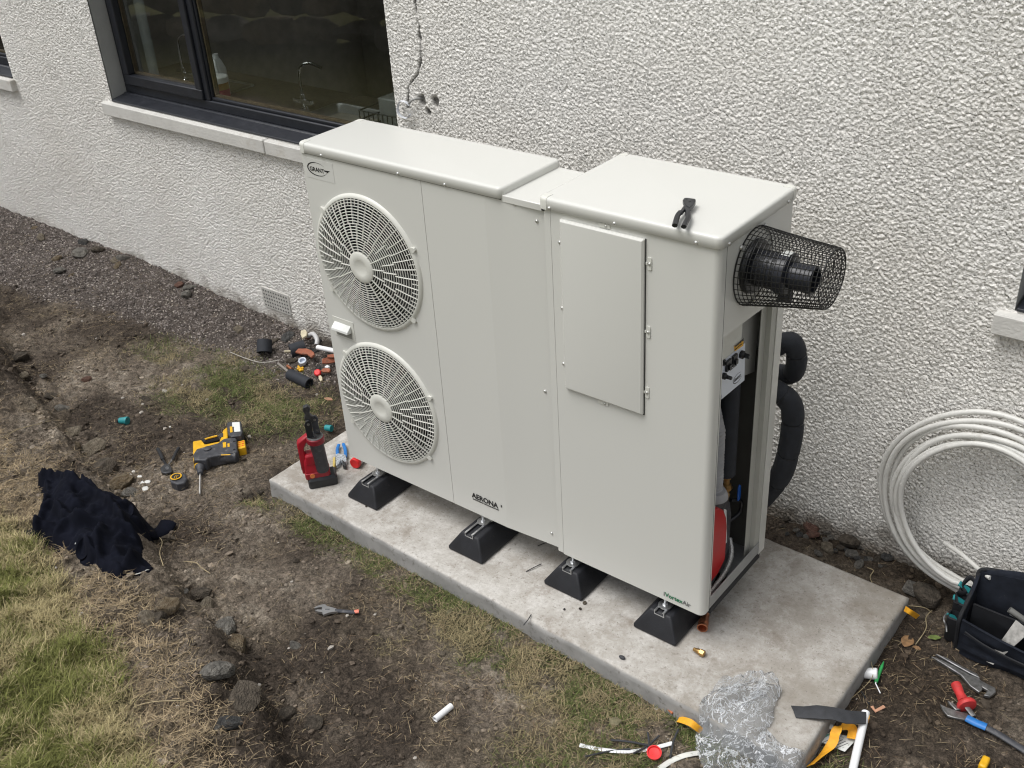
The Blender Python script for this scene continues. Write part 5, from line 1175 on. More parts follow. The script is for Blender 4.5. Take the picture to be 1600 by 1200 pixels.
# ---- fleece jacket
zf = Zm(20, 730, .175, .05)
OUT = [(260, 230), (380, 212), (500, 222), (600, 208), (640, 160), (690, 145), (760, 200), (845, 278), (960, 275), (1090, 290), (1165, 360), (1190, 440), (1210, 500), (1160, 560), (1090, 612), (1140, 650), (1165, 720), (1160, 820), (1250, 900), (1258, 950), (1220, 985), (1060, 1000), (990, 1048), (900, 1040), (810, 1000), (770, 950), (690, 955), (630, 940), (600, 870), (500, 830), (400, 810), (370, 770), (250, 742), (190, 720), (120, 668), (210, 590), (290, 450), (310, 370), (265, 290)]
def poly_mesh(zf, OUT, cell, hfun, jag=0):
    P = np.array([zf(x, y)[:2] for x, y in OUT]); P2 = np.array([p[:2] for p in smooth_path([(a, b, 0) for a, b in P], 5, True)])
    x0, y0 = P2.min(0) - cell; x1, y1 = P2.max(0) + cell; X, Y = np.meshgrid(np.arange(x0, x1, cell), np.arange(y0, y1, cell))
    ins = np.zeros(X.shape, bool); D = np.full(X.shape, 9.); n = len(P2); NXp = np.zeros(X.shape); NYp = np.zeros(X.shape)
    for i in range(n):
        a, b = P2[i], P2[(i + 1) % n]; c = ((a[1] > Y) != (b[1] > Y)); xi = (b[0] - a[0]) * (Y - a[1]) / (b[1] - a[1] + 1e-12) + a[0]; ins ^= c & (X < xi)
        d = b - a; t = np.clip(((X - a[0]) * d[0] + (Y - a[1]) * d[1]) / (d @ d + 1e-12), 0, 1); qx = a[0] + t * d[0]; qy = a[1] + t * d[1]; dd = np.hypot(X - qx, Y - qy); m_ = dd < D; D = np.where(m_, dd, D); NXp = np.where(m_, qx, NXp); NYp = np.where(m_, qy, NYp)
    near = (~ins) & (D < cell * 1.5); X = np.where(near, NXp, X); Y = np.where(near, NYp, Y); D = np.where(ins, D, 0)
    ok = ins | near; K = ok[:-1, :-1] & ok[1:, :-1] & ok[:-1, 1:] & ok[1:, 1:]
    Zt = hfun(X, Y, D); return X, Y, Zt, K
def lines(X, Y, z, L, wd, ht):
    o = np.zeros_like(X)
    for pts in L:
        P = [z(x, y)[:2] for x, y in pts[0]]; S = smooth_path([(a, b, 0) for a, b in P], 4)
        d = np.full(X.shape, 9.)
        for i in range(len(S) - 1):
            a, b = S[i], S[i + 1]; dx, dy = b.x - a.x, b.y - a.y; t = np.clip(((X - a.x) * dx + (Y - a.y) * dy) / (dx * dx + dy * dy + 1e-12), 0, 1); d = np.minimum(d, np.hypot(X - a.x - t * dx, Y - a.y - t * dy))
        w = pts[1] if len(pts) > 1 else wd; o = np.maximum(o, (pts[2] if len(pts) > 2 else ht) * np.exp(-(d / w) ** 2))
    return o
def hsurf(X, Y):
    hz = h(X, Y); ins = (X > SLX0) & (X < SLX1) & (Y > slab_y(X, SLF)) & (Y < slab_y(X, SLB)); return np.where(ins, np.maximum(hz, 0), hz)
FOLDS = [([(300, 240), (440, 245), (700, 360), (880, 450), (1060, 635)], .020, .055), ([(640, 170), (760, 330), (870, 430), (1040, 610)], .016, .05), ([(845, 285), (1000, 330), (1120, 400), (1150, 500)], .022, .045),
         ([(330, 560), (440, 520), (560, 645), (900, 665), (1150, 690)], .018, .05), ([(400, 760), (500, 700), (600, 650)], .015, .045), ([(860, 720), (820, 850), (800, 960)], .016, .04), ([(600, 860), (700, 830), (780, 930)], .012, .04),
         ([(1000, 760), (1140, 720)], .012, .03), ([(350, 300), (360, 420), (320, 560), (260, 720)], .015, .04), ([(960, 320), (1060, 420), (1000, 480)], .012, .03), ([(1060, 960), (1180, 860)], .012, .03), ([(500, 300), (560, 420), (640, 520)], .03, .02)]
def hj(X, Y, D):
    n = fbm(X, Y, 3, 1, 201); U_ = X * .75 + Y * .66; V_ = -X * .66 + Y * .75; wq = .10 * fbm(X, Y, 4, 2, 203); n2 = 1 - abs(2 * vn(U_ * 3.5, (V_ + wq) * 15, 202) - 1); n3_ = 1 - abs(2 * vn((U_ + wq) * 13, V_ * 4.5, 204) - 1); n2 = np.maximum(n2, n3_ * .9) ** 1.6
    dome = .058 * (1 - np.exp(-D / .05)) + .022 * sst(D / .14) + .006
    f = lines(X, Y, zf, FOLDS, .02, .05) * np.clip(D / .02, .25, 1)
    return hsurf(X, Y) + dome + f * 1.1 + .028 * (n - .5) * np.clip(D / .03, 0, 1) + .011 * (n2 - .4) * np.clip(D / .03, 0, 1) - (D <= 0) * .012
X, Y, Zt, K = poly_mesh(zf, OUT, .0075, hj)
jl = Vector((float(X.mean()), float(Y.mean()), .04)); jk = thing('jacket', 'crumpled dark navy fleece jacket dropped on the stony bank edge', 'jacket', jl)
jb = big('jacket_body', np.stack([X - jl.x, Y - jl.y, Zt - jl.z], -1).reshape(-1, 3), grid_faces(X.shape[1], X.shape[0], K), NAVY, None, None, jk, True)
def onj(x, y, up=.004): p = zf(x, y); i = int(np.argmin((X - p.x) ** 2 + (Y - p.y) ** 2)); return Vector((p.x, p.y, float(Zt.flat[i]) + up))
m = MB(jl); P = [zf(1040, 430, .03), zf(1180, 440, -.0), zf(1290, 415, -.02), zf(1365, 400, -.05)]
for q, up in zip(P, (.07, .055, .035, .028)): q.z = gz(q.x, q.y) + up
m.tube(smooth_path(P, 6), [(.026, .050)] * 7 + [(.020, .038)] * 6 + [(.018, .040)] * 6, 16, flat=(0, 0, 1)); m.build('sleeve', NAVY, jk)
m = MB(jl); m.tube(smooth_path([onj(1060, 1000, .002), onj(1150, 985, .002), onj(1225, 970, .002), onj(1255, 940, .002)]), .0022, 6); m.build('zip', mat('pale zip', (.45, .45, .43), .4), jk)
m = MB(jl); m.tube([onj(600, 800, .008), onj(660, 800, .008)], [(.002, .006)] * 2, 8, flat=(0, 0, 1)); m.build('collar_tag', WCLEAN, jk)
m = MB(jl); q = onj(690, 880, .012); m.lathe([(.030, -.02), (.036, 0), (.034, .006), (.024, -.01), (.01, -.014)], 20, Matrix.Translation(q) @ Euler((.9, .2, 0)).to_matrix().to_4x4() @ Matrix.Diagonal((1, 1.4, 1, 1))); m.build('cuff', NAVY, jk)

# ---- rubble, stones
def rock(px, py, s, mi, label, sc_=(1, 1, 1), cat='stone', name='stone', sink=.35, group=None, k=[0], rot=None, z=None):
    p = G(px, py) if z is None else Z(px, py, z); base = p.z; k[0] += 1
    s *= .82 if s > .03 else .9
    o = inst(name, RMM[k[0] % 6][mi], None, (p.x, p.y, base + s * sc_[2] * (.30 - sink)), (.35 * math.sin(k[0]), .35 * math.cos(k[0] * 2.1), rot if rot is not None else k[0] * 1.3), (s * sc_[0], s * sc_[1], s * sc_[2]))
    return tag(o, label, cat, group)
ST = [(55, 357, .035, 3, 'cream white pebble on the far gravel near the left frame edge'), (65, 372, .045, 1, 'tan stone on the far gravel below a cream pebble'), (89, 405, .055, 3, 'orange ochre stone on the far gravel'),
      (127, 398, .085, 0, 'long grey stone on the gravel at the foot of the wall'), (131, 380, .06, 2, 'dark brown stone behind the long grey stone by the wall'), (155, 392, .06, 5, 'reddish brown clod beside the long grey stone'), (180, 408, .05, 1, 'olive stone at the foot of the wall, left of a blue grey one'),
      (193, 404, .05, 0, 'blue grey stone at the foot of the wall by the gravel'), (184, 416, .045, 3, 'flat ochre stone touching the olive one by the wall'), (93, 424, .05, 0, 'long pale mortar lump on the gravel'), (112, 431, .028, 3, 'small cream chip on the gravel'),
      (279, 447, .05, 4, 'pinkish stone at the wall foot above two grey ones'), (296, 450, .06, 0, 'grey stone at the wall foot, right of a pinkish one'), (290, 462, .06, 0, 'flat grey stone on the gravel below two others'),
      (228, 664 - 40, .03, 5, 'small clod on the worn turf'), (113, 680, .07, 1, 'pale tan stone on the bank crest far left'), (120, 697, .03, 3, 'small pinkish stone under the pale tan stone'), (145, 706, .08, 1, 'tan stone set in the bank edge above the jacket'), (160, 735, .11, 5, 'broad mossy stone set in the bank edge above the jacket'),
      (190, 757, .07, 3, 'cream stone in the bank edge near the white chips'), (205, 772, .07, 0, 'grey stone in the bank edge just above the jacket'), (250, 845, .11, 5, 'long earthy stone in the bank edge right of the jacket'),
      (262, 950, .06, 3, 'ochre faced stone on the bank below the jacket'), (232, 970, .05, 1, 'pale yellow stone half buried left of the ochre faced one'), (245, 965, .06, 5, 'dark earthy stone between the pale and the ochre faced one'),
      (325, 948, .045, 1, 'mossy olive stone upright in the trench edge'), (312, 930, .08, 5, 'long brown stone in the trench edge above the mossy olive one'), (352, 985, .08, 0, 'narrow grey stone in the trench edge below the mossy olive one'), (370, 1008, .07, 3, 'orange stained stone in the trench edge'),
      (345, 1050, .075, 0, 'large flat grey slab of stone in the bank near the bottom'), (382, 1088, .085, 5, 'large earthy boulder in the trench side near the bottom'), (360, 1130, .045, 2, 'grey green stone beside the white chip'), (348, 1112, .022, 3, 'small pale pebble above the white chip'), (488, 1132, .05, 5, 'brown stone standing in the trench bottom'), (445, 1120, .055, 5, 'rusty brown boulder in the trench side near the bottom'),
      (290, 925, .02, 0, 'tiny white grey chip on the bank right of the ochre stone'), (275, 1048, .022, 3, 'small pale pebble on the bank near the bottom'), (340, 1137, .018, 0, 'white chip on the bank near the bottom'), (462, 1010, .03, 0, 'pale stone chip in the trench below the wrench'), (215, 812 - 80, .022, 3, 'small pale chip in the trench beside the bank'),
      (53, 638, .03, 1, 'pale stone on the bank far left'), (35, 590, .04, 1, 'cream stone on the bank far left above another'), (68, 588, .03, 0, 'pale pebble in the trench far left'), (30, 560, .06, 5, 'brown boulder on the bank at the left edge'), (80, 620, .05, 5, 'olive grey stone in the trench edge far left'), (98, 640, .055, 0, 'grey stone in the trench edge far left'), (135, 594, .035, 4, 'pinkish flat stone in the trench far left')]
for px, py, s_, mi, l in ST: rock(px, py, s_, mi, l, (1.15, .8, .8), sink=.12)
for i, (px, py, s_) in enumerate(((219, 746, .018), (221, 756, .026), (231, 754, .022), (228, 765, .026), (209, 738, .012), (266, 668, .009))):
    p = G(px, py); mb = MB(); r = RS(i + 40); n = 6; pl = [(p.x + s_ * r.uniform(.6, 1) * math.cos(2 * math.pi * k / n), p.y + s_ * .7 * r.uniform(.6, 1) * math.sin(2 * math.pi * k / n)) for k in range(n)]
    mb.prism(pl, p.z - .001, p.z + .007); single(mb, 'plaster_chip', mat('white plaster chip', (.62, .62, .60), .7), ('uppermost white plaster chip between the bank and the slip pliers', 'widest white plaster chip, left of the tape measure', 'white plaster chip right of the widest one', 'lowest long white plaster chip above the jacket', 'smallest white plaster chip against the bank edge', 'tiny white chip alone on the turf above the drill')[i], 'chip', p, 'white plaster chips by the bank', smooth=False)
BK = [(1214, 798, .042, 0, 'grey angular stone behind the slab under the lagged pipe'), (1232, 812, .035, 5, 'dark stone right of the angular one behind the slab'), (1268, 826, .045, 4, 'red brick fragment against the wall behind the slab'), (1270, 839, .036, 4, 'darker red brick fragment in front of another behind the slab'),
      (1295, 833, .03, 0, 'grey rubble stone right of the red brick fragments'), (1293, 861, .038, 1, 'pale square stone touching the back edge of the slab'), (1328, 852, .055, 5, 'broad earthy rock behind the slab'), (1358, 855, .042, 1, 'tan stone against the wall behind the slab'), (1330, 868, .028, 0, 'grey chip below the broad earthy rock'),
      (1342, 885, .028, 0, 'flat grey stone near the slab back corner'), (1386, 873, .03, 2, 'black stone near the foot of the pipe coil'), (1315, 837, .028, 0, 'small grey stone at the wall foot above the square one'), (1312, 858, .022, 5, 'small brown stone right of the square one'), (1423, 925, .045, 0, 'grey stone at the slab corner under the coil'), (1445, 938, .07, 5, 'brown crumbly clod between slab corner and tool bag'), (1278, 867, .02, 0, 'small grey chip at the slab back edge')]
for px, py, s_, mi, l in BK: rock(px, py, s_ * 1.15, mi, l, (1.05, .85, .8), sink=-.25)
for i in range(46):   # loose rubble spread along the back of the slab, too alike to tell apart
    r = RS(900 + i); px = r.uniform(1205, 1400); t = (px - 1205) / 195; py = 803 + t * 62 + r.uniform(-8, 30); rock(px, py, r.uniform(.009, .019), (0, 5, 2, 5)[i % 4], 'small piece of rubble in the dark soil between slab and wall', group='small rubble behind the slab', sink=-.1)
# dark membrane edge / hole beside the slab corner
rock(407, 768, .022, 5, 'dark clod of soil in the hole at the left slab corner'); rock(392, 776, .018, 5, 'small clod left of the slab corner hole')

# ---- rubbish heap by the wall, left of the unit
zh = Zm(360, 460, .15, 0)
def hpnt(x, y, up): p = G(360 + x * .15, 460 + y * .15); p.z += up; return p
def hrock(x, y, s, mi, l, **k): rock(360 + x * .15, 460 + y * .15, s, mi, l, **k)
hrock(410, 505, .065, 5, 'flat brown stone behind the left foam offcut', sc_=(1.2, .9, .5)); hrock(600, 440, .075, 2, 'flat dark slate leaning at the wall foot under the air brick', sc_=(1.3, .7, .5)); hrock(790, 450, .05, 4, 'rusty brown leaf clump at the wall foot'); hrock(870, 590, .05, 2, 'grey green stone in the rubbish heap'); hrock(985, 540, .06, 5, 'brown stone by the unit in the rubbish heap')
hrock(640, 690, .045, 5, 'small earthy stone in the heap beside the foam tube'); hrock(900, 500, .04, 2, 'dark grey stone behind the white pipe'); hrock(80, 370, .045, 1, 'tan stone on the gravel left of the heap'); hrock(1050, 600, .05, 2, 'black stone touching the unit end of the heap'); hrock(920, 780, .04, 2, 'dark stone under the heap of shards'); hrock(500, 815, .02, 3, 'small pale pebble by the turf edge near the heap')
pipe('foam_offcut', 'stubby black foam lagging offcut with its round end facing up, left of the heap', 'foam offcut', hpnt(360, 640, .02), hpnt(380, 600, .075), .042, FOAM)
pipe('foam_offcut', 'black foam lagging offcut lying behind the brick shards', 'foam offcut', hpnt(635, 650, .035), hpnt(790, 610, .04), .040, FOAM)
pipe('foam_offcut', 'largest black foam lagging tube lying nearest the turf', 'foam offcut', hpnt(830, 975, .026), hpnt(625, 880, .03), .031, FOAM)
pipe('white_pipe_offcut', 'white plastic pipe sticking out of the heap behind the unit', 'pipe', hpnt(925, 650, .06), hpnt(1110, 690, .06), .0135, WCLEAN)
def shard(x, y, a, L_, W2, l, m=TERRA, up=.02, tilt=.3):
    p = hpnt(x, y, up); mb = MB(); r = RS(int(x)); M = Matrix.Translation(p) @ Euler((tilt, r.uniform(-.4, .4), a)).to_matrix().to_4x4()
    pl = [(-L_, -W2 * .8), (-L_ * .2, -W2), (L_, -W2 * .6), (L_ * .8, W2 * .7), (0, W2), (-L_ * .9, W2 * .5)]; mb.prism(pl, 0, .012, M); single(mb, 'clay_shard', m, l, 'shard', p, bevel=.002)
shard(790, 680, .3, .05, .022, 'broad terracotta shard in the middle of the heap', up=.045); shard(860, 700, -.5, .04, .018, 'narrow terracotta shard crossing the broad one', up=.04); shard(1040, 750, 1.2, .045, .02, 'long terracotta shard leaning near the unit', up=.035, tilt=.7); shard(1075, 720, .9, .03, .014, 'small terracotta shard touching the unit', up=.04); shard(1010, 835, .2, .028, .016, 'short brown clay piece right of the red cap', up=.02)
shard(790, 520, -.7, .045, .02, 'pale wood splinter lying on top of the heap', mat('pale splinter wood', (.52, .46, .33), .7, var=.2, vs=60), .06); shard(620, 660, 1.0, .028, .007, 'small pale bone coloured splinter by the foam tube', mat('pale splinter wood', (0, 0, 0)), .035); shard(950, 905, -.6, .024, .010, 'jagged cream chip in front of the red cap', mat('pale splinter wood', (0, 0, 0)), .012)
p = hpnt(880, 530, .045); mb = MB(); mb.tube(smooth_path([p + Vector((-.05, 0, 0)), p + Vector((-.01, .01, .02)), p + Vector((.04, -.01, .01)), p + Vector((.055, -.03, -.01))]), .013, 10); single(mb, 'waste_pipe_bend', mat('greyish white plastic', (.50, .50, .50), .4), 'curved white plastic bend half buried at the top of the heap', 'pipe bend', p)
p = hpnt(765, 745, .02); mb = MB(); mb.lathe([(.019, 0), (.022, .003), (.023, .022), (.021, .024), (.015, .022), (.014, .006), (.004, .004)], 22, Matrix.Translation(p) @ Euler((.35, .2, 0)).to_matrix().to_4x4()); single(mb, 'white_ring', mat('bluish white plastic', (.55, .60, .68), .4), 'round bluish white plastic ring in the heap', 'ring', p)
p = hpnt(735, 800, .012); mb = MB()
for q in range(5): mb.ball(p + Vector((.014 * math.cos(q * 1.3), .012 * math.sin(q * 1.3), .004 * (q % 2))), .009, 5, (1, .8, .8))
mb.tube([p + Vector((-.03, .01, .006)), p, p + Vector((.02, -.01, .004))], .005, 6); single(mb, 'yellow_clip', mat('yellow clip plastic', (.72, .40, .02), .4), 'bright yellow plastic clip below the white ring', 'clip', p, kind=None)
p = hpnt(918, 850, .018); mb = MB(); mb.lathe([(.016, -.01), (.019, 0), (.019, .014), (.014, .020), (.0, .020)], 18, Matrix.Translation(p) @ Euler((.6, .5, 0)).to_matrix().to_4x4(), cap1=False); single(mb, 'red_cap', BRED, 'round red plastic cap in the heap near the foam tube', 'cap', p)
p = hpnt(1020, 810, .03); mb = MB(); mb.box(p.x - .012, p.x + .012, p.y - .01, p.y + .01, p.z - .008, p.z + .008); single(mb, 'white_block', WCLEAN, 'tiny white plastic block on the brown clay piece', 'block', p, bevel=.003)
pipe('copper_offcut', 'short copper pipe offcut behind the large foam tube', 'pipe', hpnt(600, 765, .012), hpnt(645, 805, .014), .009, COPPER)
pipe('conduit_offcut', 'thin grey stick lying behind the largest foam tube', 'stick', hpnt(500, 735, .01), hpnt(610, 830, .014), .007, mat('grey stick', (.22, .20, .18), .8), hollow=False)
A = [hpnt(-420, 560, .012), hpnt(-250, 480, .014), hpnt(0, 622, .014), hpnt(160, 690, .016), hpnt(330, 735, .016), hpnt(520, 715, .02)]
mb = MB(); mb.tube(smooth_path(A[2:], 8), .0022, 6); single(mb, 'thin_wire', mat('pale wire', (.42, .40, .36), .5), 'thin pale wire curving across the turf to the heap', 'wire', A[2])
p = hpnt(1030, 1100, .004)
def leaf(px, py, L_, W2, a, m, label, name='leaf', up=.006, curl=.25):
    p = G(px, py) if not isinstance(px, Vector) else px; p = p + Vector((0, 0, up)); rings = []
    for i in range(9):
        t = i / 8; wd = W2 * math.sin(math.pi * min(t * .96 + .03, 1)) ** .8; x = (t - .5) * L_
        rings.append([(x, wd * s, .003 + curl * wd * s * s + .15 * L_ * (t - .5) ** 2 + .0012 * math.sin(i * 2 + s * 3)) for s in (-1, -.5, 0, .5, 1)])
    mb = MB(); mb.loft(rings, False, False, closed=False); M = Matrix.Translation(p) @ Euler((.1, .1, a)).to_matrix().to_4x4(); mb.v = [tuple(M @ Vector(v)) for v in mb.v]
    o = single(mb, name, m, label, 'leaf', p); s_ = o.modifiers.new('thickness', 'SOLIDIFY'); s_.thickness = .0006; return o
leaf(514, 626, .05, .012, .4, mat('pinkish dead leaf', (.36, .19, .12), .7), 'curled pinkish dead leaf on the turf left of the unit')
leaf(1417, 1005, .075, .022, 1.6, LEAFB, 'large brown dead leaf on the dark soil right of the slab'); leaf(1459, 999, .05, .011, .7, LEAFG, 'green willow shaped leaf left of the tool bag'); leaf(1432, 1015, .03, .008, .2, LEAFB, 'small brown leaf scrap right of the large dead leaf')
leaf(1264, 800, .03, .010, .8, mat('pale green leaf', (.42, .45, .22), .6), 'tiny pale green sprig at the wall foot behind the slab', up=.01)
for px, py, qx, qy, l in ((246, 838, 257, 890, 'long pale straw stalk standing beside the jacket'), (288, 880, 330, 902, 'bent brown twig in the trench right of the jacket'), (80, 660, 5, 690, 'thin twig lying on the bank at the left edge'), (1355, 890, 1363, 920, 'thin root on the soil'), (300, 1100, 210, 1112, 'dry stalk across the bank near the bottom'), (1430, 1010, 1455, 960, 'forked dry twig standing over the large dead leaf'), (1455, 960, 1400, 955, 'thin dry stem left of the tool bag')):
    A, B = G(px, py), G(qx, qy); A.z += .01; B.z += .02; mb = MB(); mb.tube(smooth_path([A, A.lerp(B, .35) + Vector((.01, .012, .012)), A.lerp(B, .7) + Vector((-.006, 0, .012)), B]), .0018, 5); single(mb, 'twig', STRAW, l, 'twig', A)

# ---- coil of white pipe leaning on the wall
def coil():
    cx, cz = 2.405, .350; P = []; N_ = 7; S = 56; rs4 = RS(5)
    specs = [(.378, .0, .006, -.055), (.356, .006, -.006, -.080), (.338, -.002, .004, -.060), (.312, .012, -.020, -.10), (.308, -.010, -.006, -.075), (.290, -.002, -.026, -.10), (.286, .010, -.010, -.125)]
    for k in range(N_):
        r0, ox, oz, yy = specs[k]; r1, ox1, oz1, yy1 = specs[min(k + 1, N_ - 1)]
        for i in range(S):
            u = i / S; t = math.radians(-100) - 2 * math.pi * u; e = sst(u) if k < N_ - 1 else 0; r = r0 + (r1 - r0) * e
            r *= 1 + .014 * math.sin(2 * t + k * 1.7) + .006 * math.sin(5 * t + k); x = cx + ox + (ox1 - ox) * e + r * math.cos(t) * 1.02; z = cz + oz + (oz1 - oz) * e + r * math.sin(t) * 1.04
            y = yy + (yy1 - yy) * e - .03 * (1 - (z + .06) / .82) - .007 * math.sin(3 * t + k)
            P.append((x, y, max(z, surf(x, y) + .016)))
    m = MB((2.405, -.15, -.06)); m.tube(P, .0102, 10)
    o = thing('pipe_coil', 'large coil of white plastic pipe leaning against the roughcast wall', 'pipe coil', (2.405, -.15, -.06)); m.build('pipe_loops', WPIPE, o)
    A = onplane(1476, 848, 1, -.06); B = onplane(1530, 890, 1, -.16); m = MB((2.405, -.15, -.06)); m.tube(smooth_path([A, (A + B) / 2 + np.array([0, 0, .006]), B, B + (B - A) * .3]), .0085, 10); m.build('pipe_end', WPIPE, o)
    return o
coil()

# ---- open tool bag
bx, by, bz = 2.462, -.335, gz(2.5, -.3) - .005; tbg = thing('tool_bag', 'open dark navy tool bag with teal trim on the soil by the pipe coil', 'tool bag', (bx, by, bz), (0, 0, math.radians(1)))
def bb(mb, n, m, **k): return mb.build(n, m, tbg, **k)
BW, BD, BH = .46, .150, .255
def wall_panel(pts_in, th=.012):
    return pts_in
m = MB(); m.loft([[(0, 0, 0), (BW, 0, 0), (BW, BD, 0), (0, BD, 0)], [(0, 0, .012), (BW, 0, .012), (BW, BD, .012), (0, BD, .012)]]); bb(m, 'base', BAGT)
def sheet(n, A, B, C, D, th, m_, nu=14, nv=10, amp=.006, seed=0, up=(0, 0, 0), sag=0):
    """fabric panel: bilinear patch with folds and thickness"""
    A, B, C, D = map(Vector, (A, B, C, D)); nor = (B - A).cross(D - A).normalized(); V = []; F = []; r = RS(seed)
    for s_ in (0, 1):
        for j in range(nv + 1):
            for i in range(nu + 1):
                u, v = i / nu, j / nv; p = A.lerp(B, u).lerp(D.lerp(C, u), v); b_ = amp * (float(fbm(np.array(u * 2 + seed), np.array(v * 1.5), 3, 2, seed)) - .5) * 2
                if j == nv: b_ *= .4
                p = p + nor * (b_ + s_ * th); p.z -= sag * math.sin(math.pi * u) * v; V.append(p)
    W1 = nu + 1; K2 = W1 * (nv + 1)
    for j in range(nv):
        for i in range(nu):
            a = j * W1 + i; F += [(a, a + 1, a + W1 + 1, a + W1), (K2 + a + W1, K2 + a + W1 + 1, K2 + a + 1, K2 + a)]
    for i in range(nu): F += [(i + 1, i, K2 + i, K2 + i + 1), (nv * W1 + i, nv * W1 + i + 1, K2 + nv * W1 + i + 1, K2 + nv * W1 + i)]
    for j in range(nv): F += [(j * W1, (j + 1) * W1, K2 + (j + 1) * W1, K2 + j * W1), ((j + 1) * W1 + nu, j * W1 + nu, K2 + j * W1 + nu, K2 + (j + 1) * W1 + nu)]
    q = MB(); q.add(V, F); return bb(q, n, m_)
sheet('front_wall', (0, 0, .008), (BW, 0, .008), (BW, -.012, .120), (0, -.004, .150), .010, BAGF, amp=.010, seed=3, sag=.02)
sheet('front_pocket', (.015, -.022, .012), (BW, -.024, .012), (BW, -.052, .095), (.02, -.034, .118), .008, BAGF, amp=.010, seed=8, sag=.022)
sheet('back_wall', (0, BD, .008), (BW, BD, .008), (BW, BD + .012, BH + .10), (.0, BD + .01, BH), .012, BAGF, amp=.008, seed=5)
sheet('divider', (.012, .075, .01), (BW, .075, .01), (BW, .065, .165), (.012, .070, .175), .008, BAGT, amp=.006, seed=6)
sheet('side_wall', (0, BD, .008), (0, 0, .008), (-.004, -.004, .150), (0, BD + .01, BH), .012, BAGF, nu=10, amp=.006, seed=4)
m = MB(); m.tube(smooth_path([(-.004, -.006, .010), (-.008, -.008, .08), (-.010, -.006, .152), (-.008, .06, .186), (-.006, .13, .225), (0, BD + .01, BH + .004), (.1, BD + .012, BH + .03), (.25, BD + .013, BH + .06), (BW, BD + .014, BH + .10)]), .0075, 8); bb(m, 'piping', BAGT)
m = MB(); m.tube(smooth_path([(.02, -.036, .122), (.10, -.042, .100), (.22, -.046, .088), (.34, -.05, .090), (BW, -.054, .098)]), [(.0075, .004)] * 25, 8, flat=(0, 0, 1)); bb(m, 'pocket_hem', BAGT)
m = MB(); m.tube(smooth_path([(.02, BD + .006, BH - .004), (.14, BD + .010, BH + .034), (.3, BD + .012, BH + .07), (BW, BD + .012, BH + .10)]), [(.020, .008)] * 19, 10, flat=(0, .2, 1)); bb(m, 'lid_roll', BAGF)
for i, (y0, y1, zt2) in enumerate(((.01, .055, .12), (.065, .11, .15), (.12, .165, .16))):
    q = MB(); q.rrect(-.055, -.002, y0, y1, .012, [(.01, .004), (.02, 0), (zt2, -.004), (zt2 + .003, .002), (zt2 - .03, .006)], seg=3); bb(q, 'end_pocket', BAGT)
for (y0, z0, a_) in ((.09, .145, .5), (.035, .105, .9), (.145, .165, .2)):
    q = MB(); q.box(-.024, .024, -.010, .010, -.004, .004, Matrix.Translation((-.044, y0, z0)) @ Euler((.5, .6, a_)).to_matrix().to_4x4()); bb(q, 'teal_tab', TEAL, bevel=.002)
m = MB(); m.tube(smooth_path([(-.005, .14, .20), (-.035, .16, .205), (-.05, .14, .17), (-.03, .12, .16), (-.055, .09, .17), (-.04, .06, .15)]), [(.009, .003)] * 31, 8, flat=(0, .3, 1)); bb(m, 'strap', BAGT)
m = MB(); m.tube(smooth_path([(-.060, .03, .125), (-.066, .02, .105), (-.060, .005, .10), (-.050, .002, .085), (-.042, -.01, .07)]), .004, 8); bb(m, 'carabiner', STEEL)
def in_bag(mb, name, m_, label, cat, **k):
    o = mb.build(name, m_, None, **k); o.matrix_world = tbg.matrix_world; o.location = tbg.location; o.rotation_euler = tbg.rotation_euler; return tag(o, label, cat)
M = Matrix.Translation((.145, .012, .115)) @ Euler((math.radians(52), math.radians(18), math.radians(-24))).to_matrix().to_4x4()
m = MB(); m.prism([(-.028, .075), (.030, .085), (.036, -.09), (.014, -.10)], 0, .002, M); sw = in_bag(m, 'saw_blade', mat('scratched blade steel', (.33, .32, .30), .4, .75, var=.3, vs=60), 'worn steel scraper blade standing in the front pocket of the tool bag', 'blade')
m = MB(); m.tube([(.12, .115, .165), (.30, .13, .08)], .012, 10); in_bag(m, 'clear_tube', mat('cloudy tube', (.20, .20, .19), .25), 'cloudy grey tube lying inside the tool bag', 'tube')
m = MB(); m.tube([(.125, .118, .145), (.34, .10, .115)], .0045, 8); in_bag(m, 'white_rod', WCLEAN, 'thin white rod lying inside the tool bag', 'rod')
m = MB()
for k in range(4): m.tube(smooth_path([(.22 + .012 * k, .0, .085), (.30 + .008 * k, .03, .135 + .005 * k), (.38, .04, .12 + .006 * k), (.42, .02, .08)]), .005, 8)
in_bag(m, 'black_cable', BLACKP, 'bundled black cable in the front pocket of the tool bag', 'cable')
m = MB(); m.box(.335, .40, .0, .03, .07, .125); in_bag(m, 'teal_tool_case', TEAL, 'teal plastic case in the front pocket of the tool bag', 'case', bevel=.005)
m = MB(); m.box(.30, .42, .10, .16, .02, .10); in_bag(m, 'black_case', BLACKP, 'black case at the bottom of the tool bag', 'case', bevel=.01)

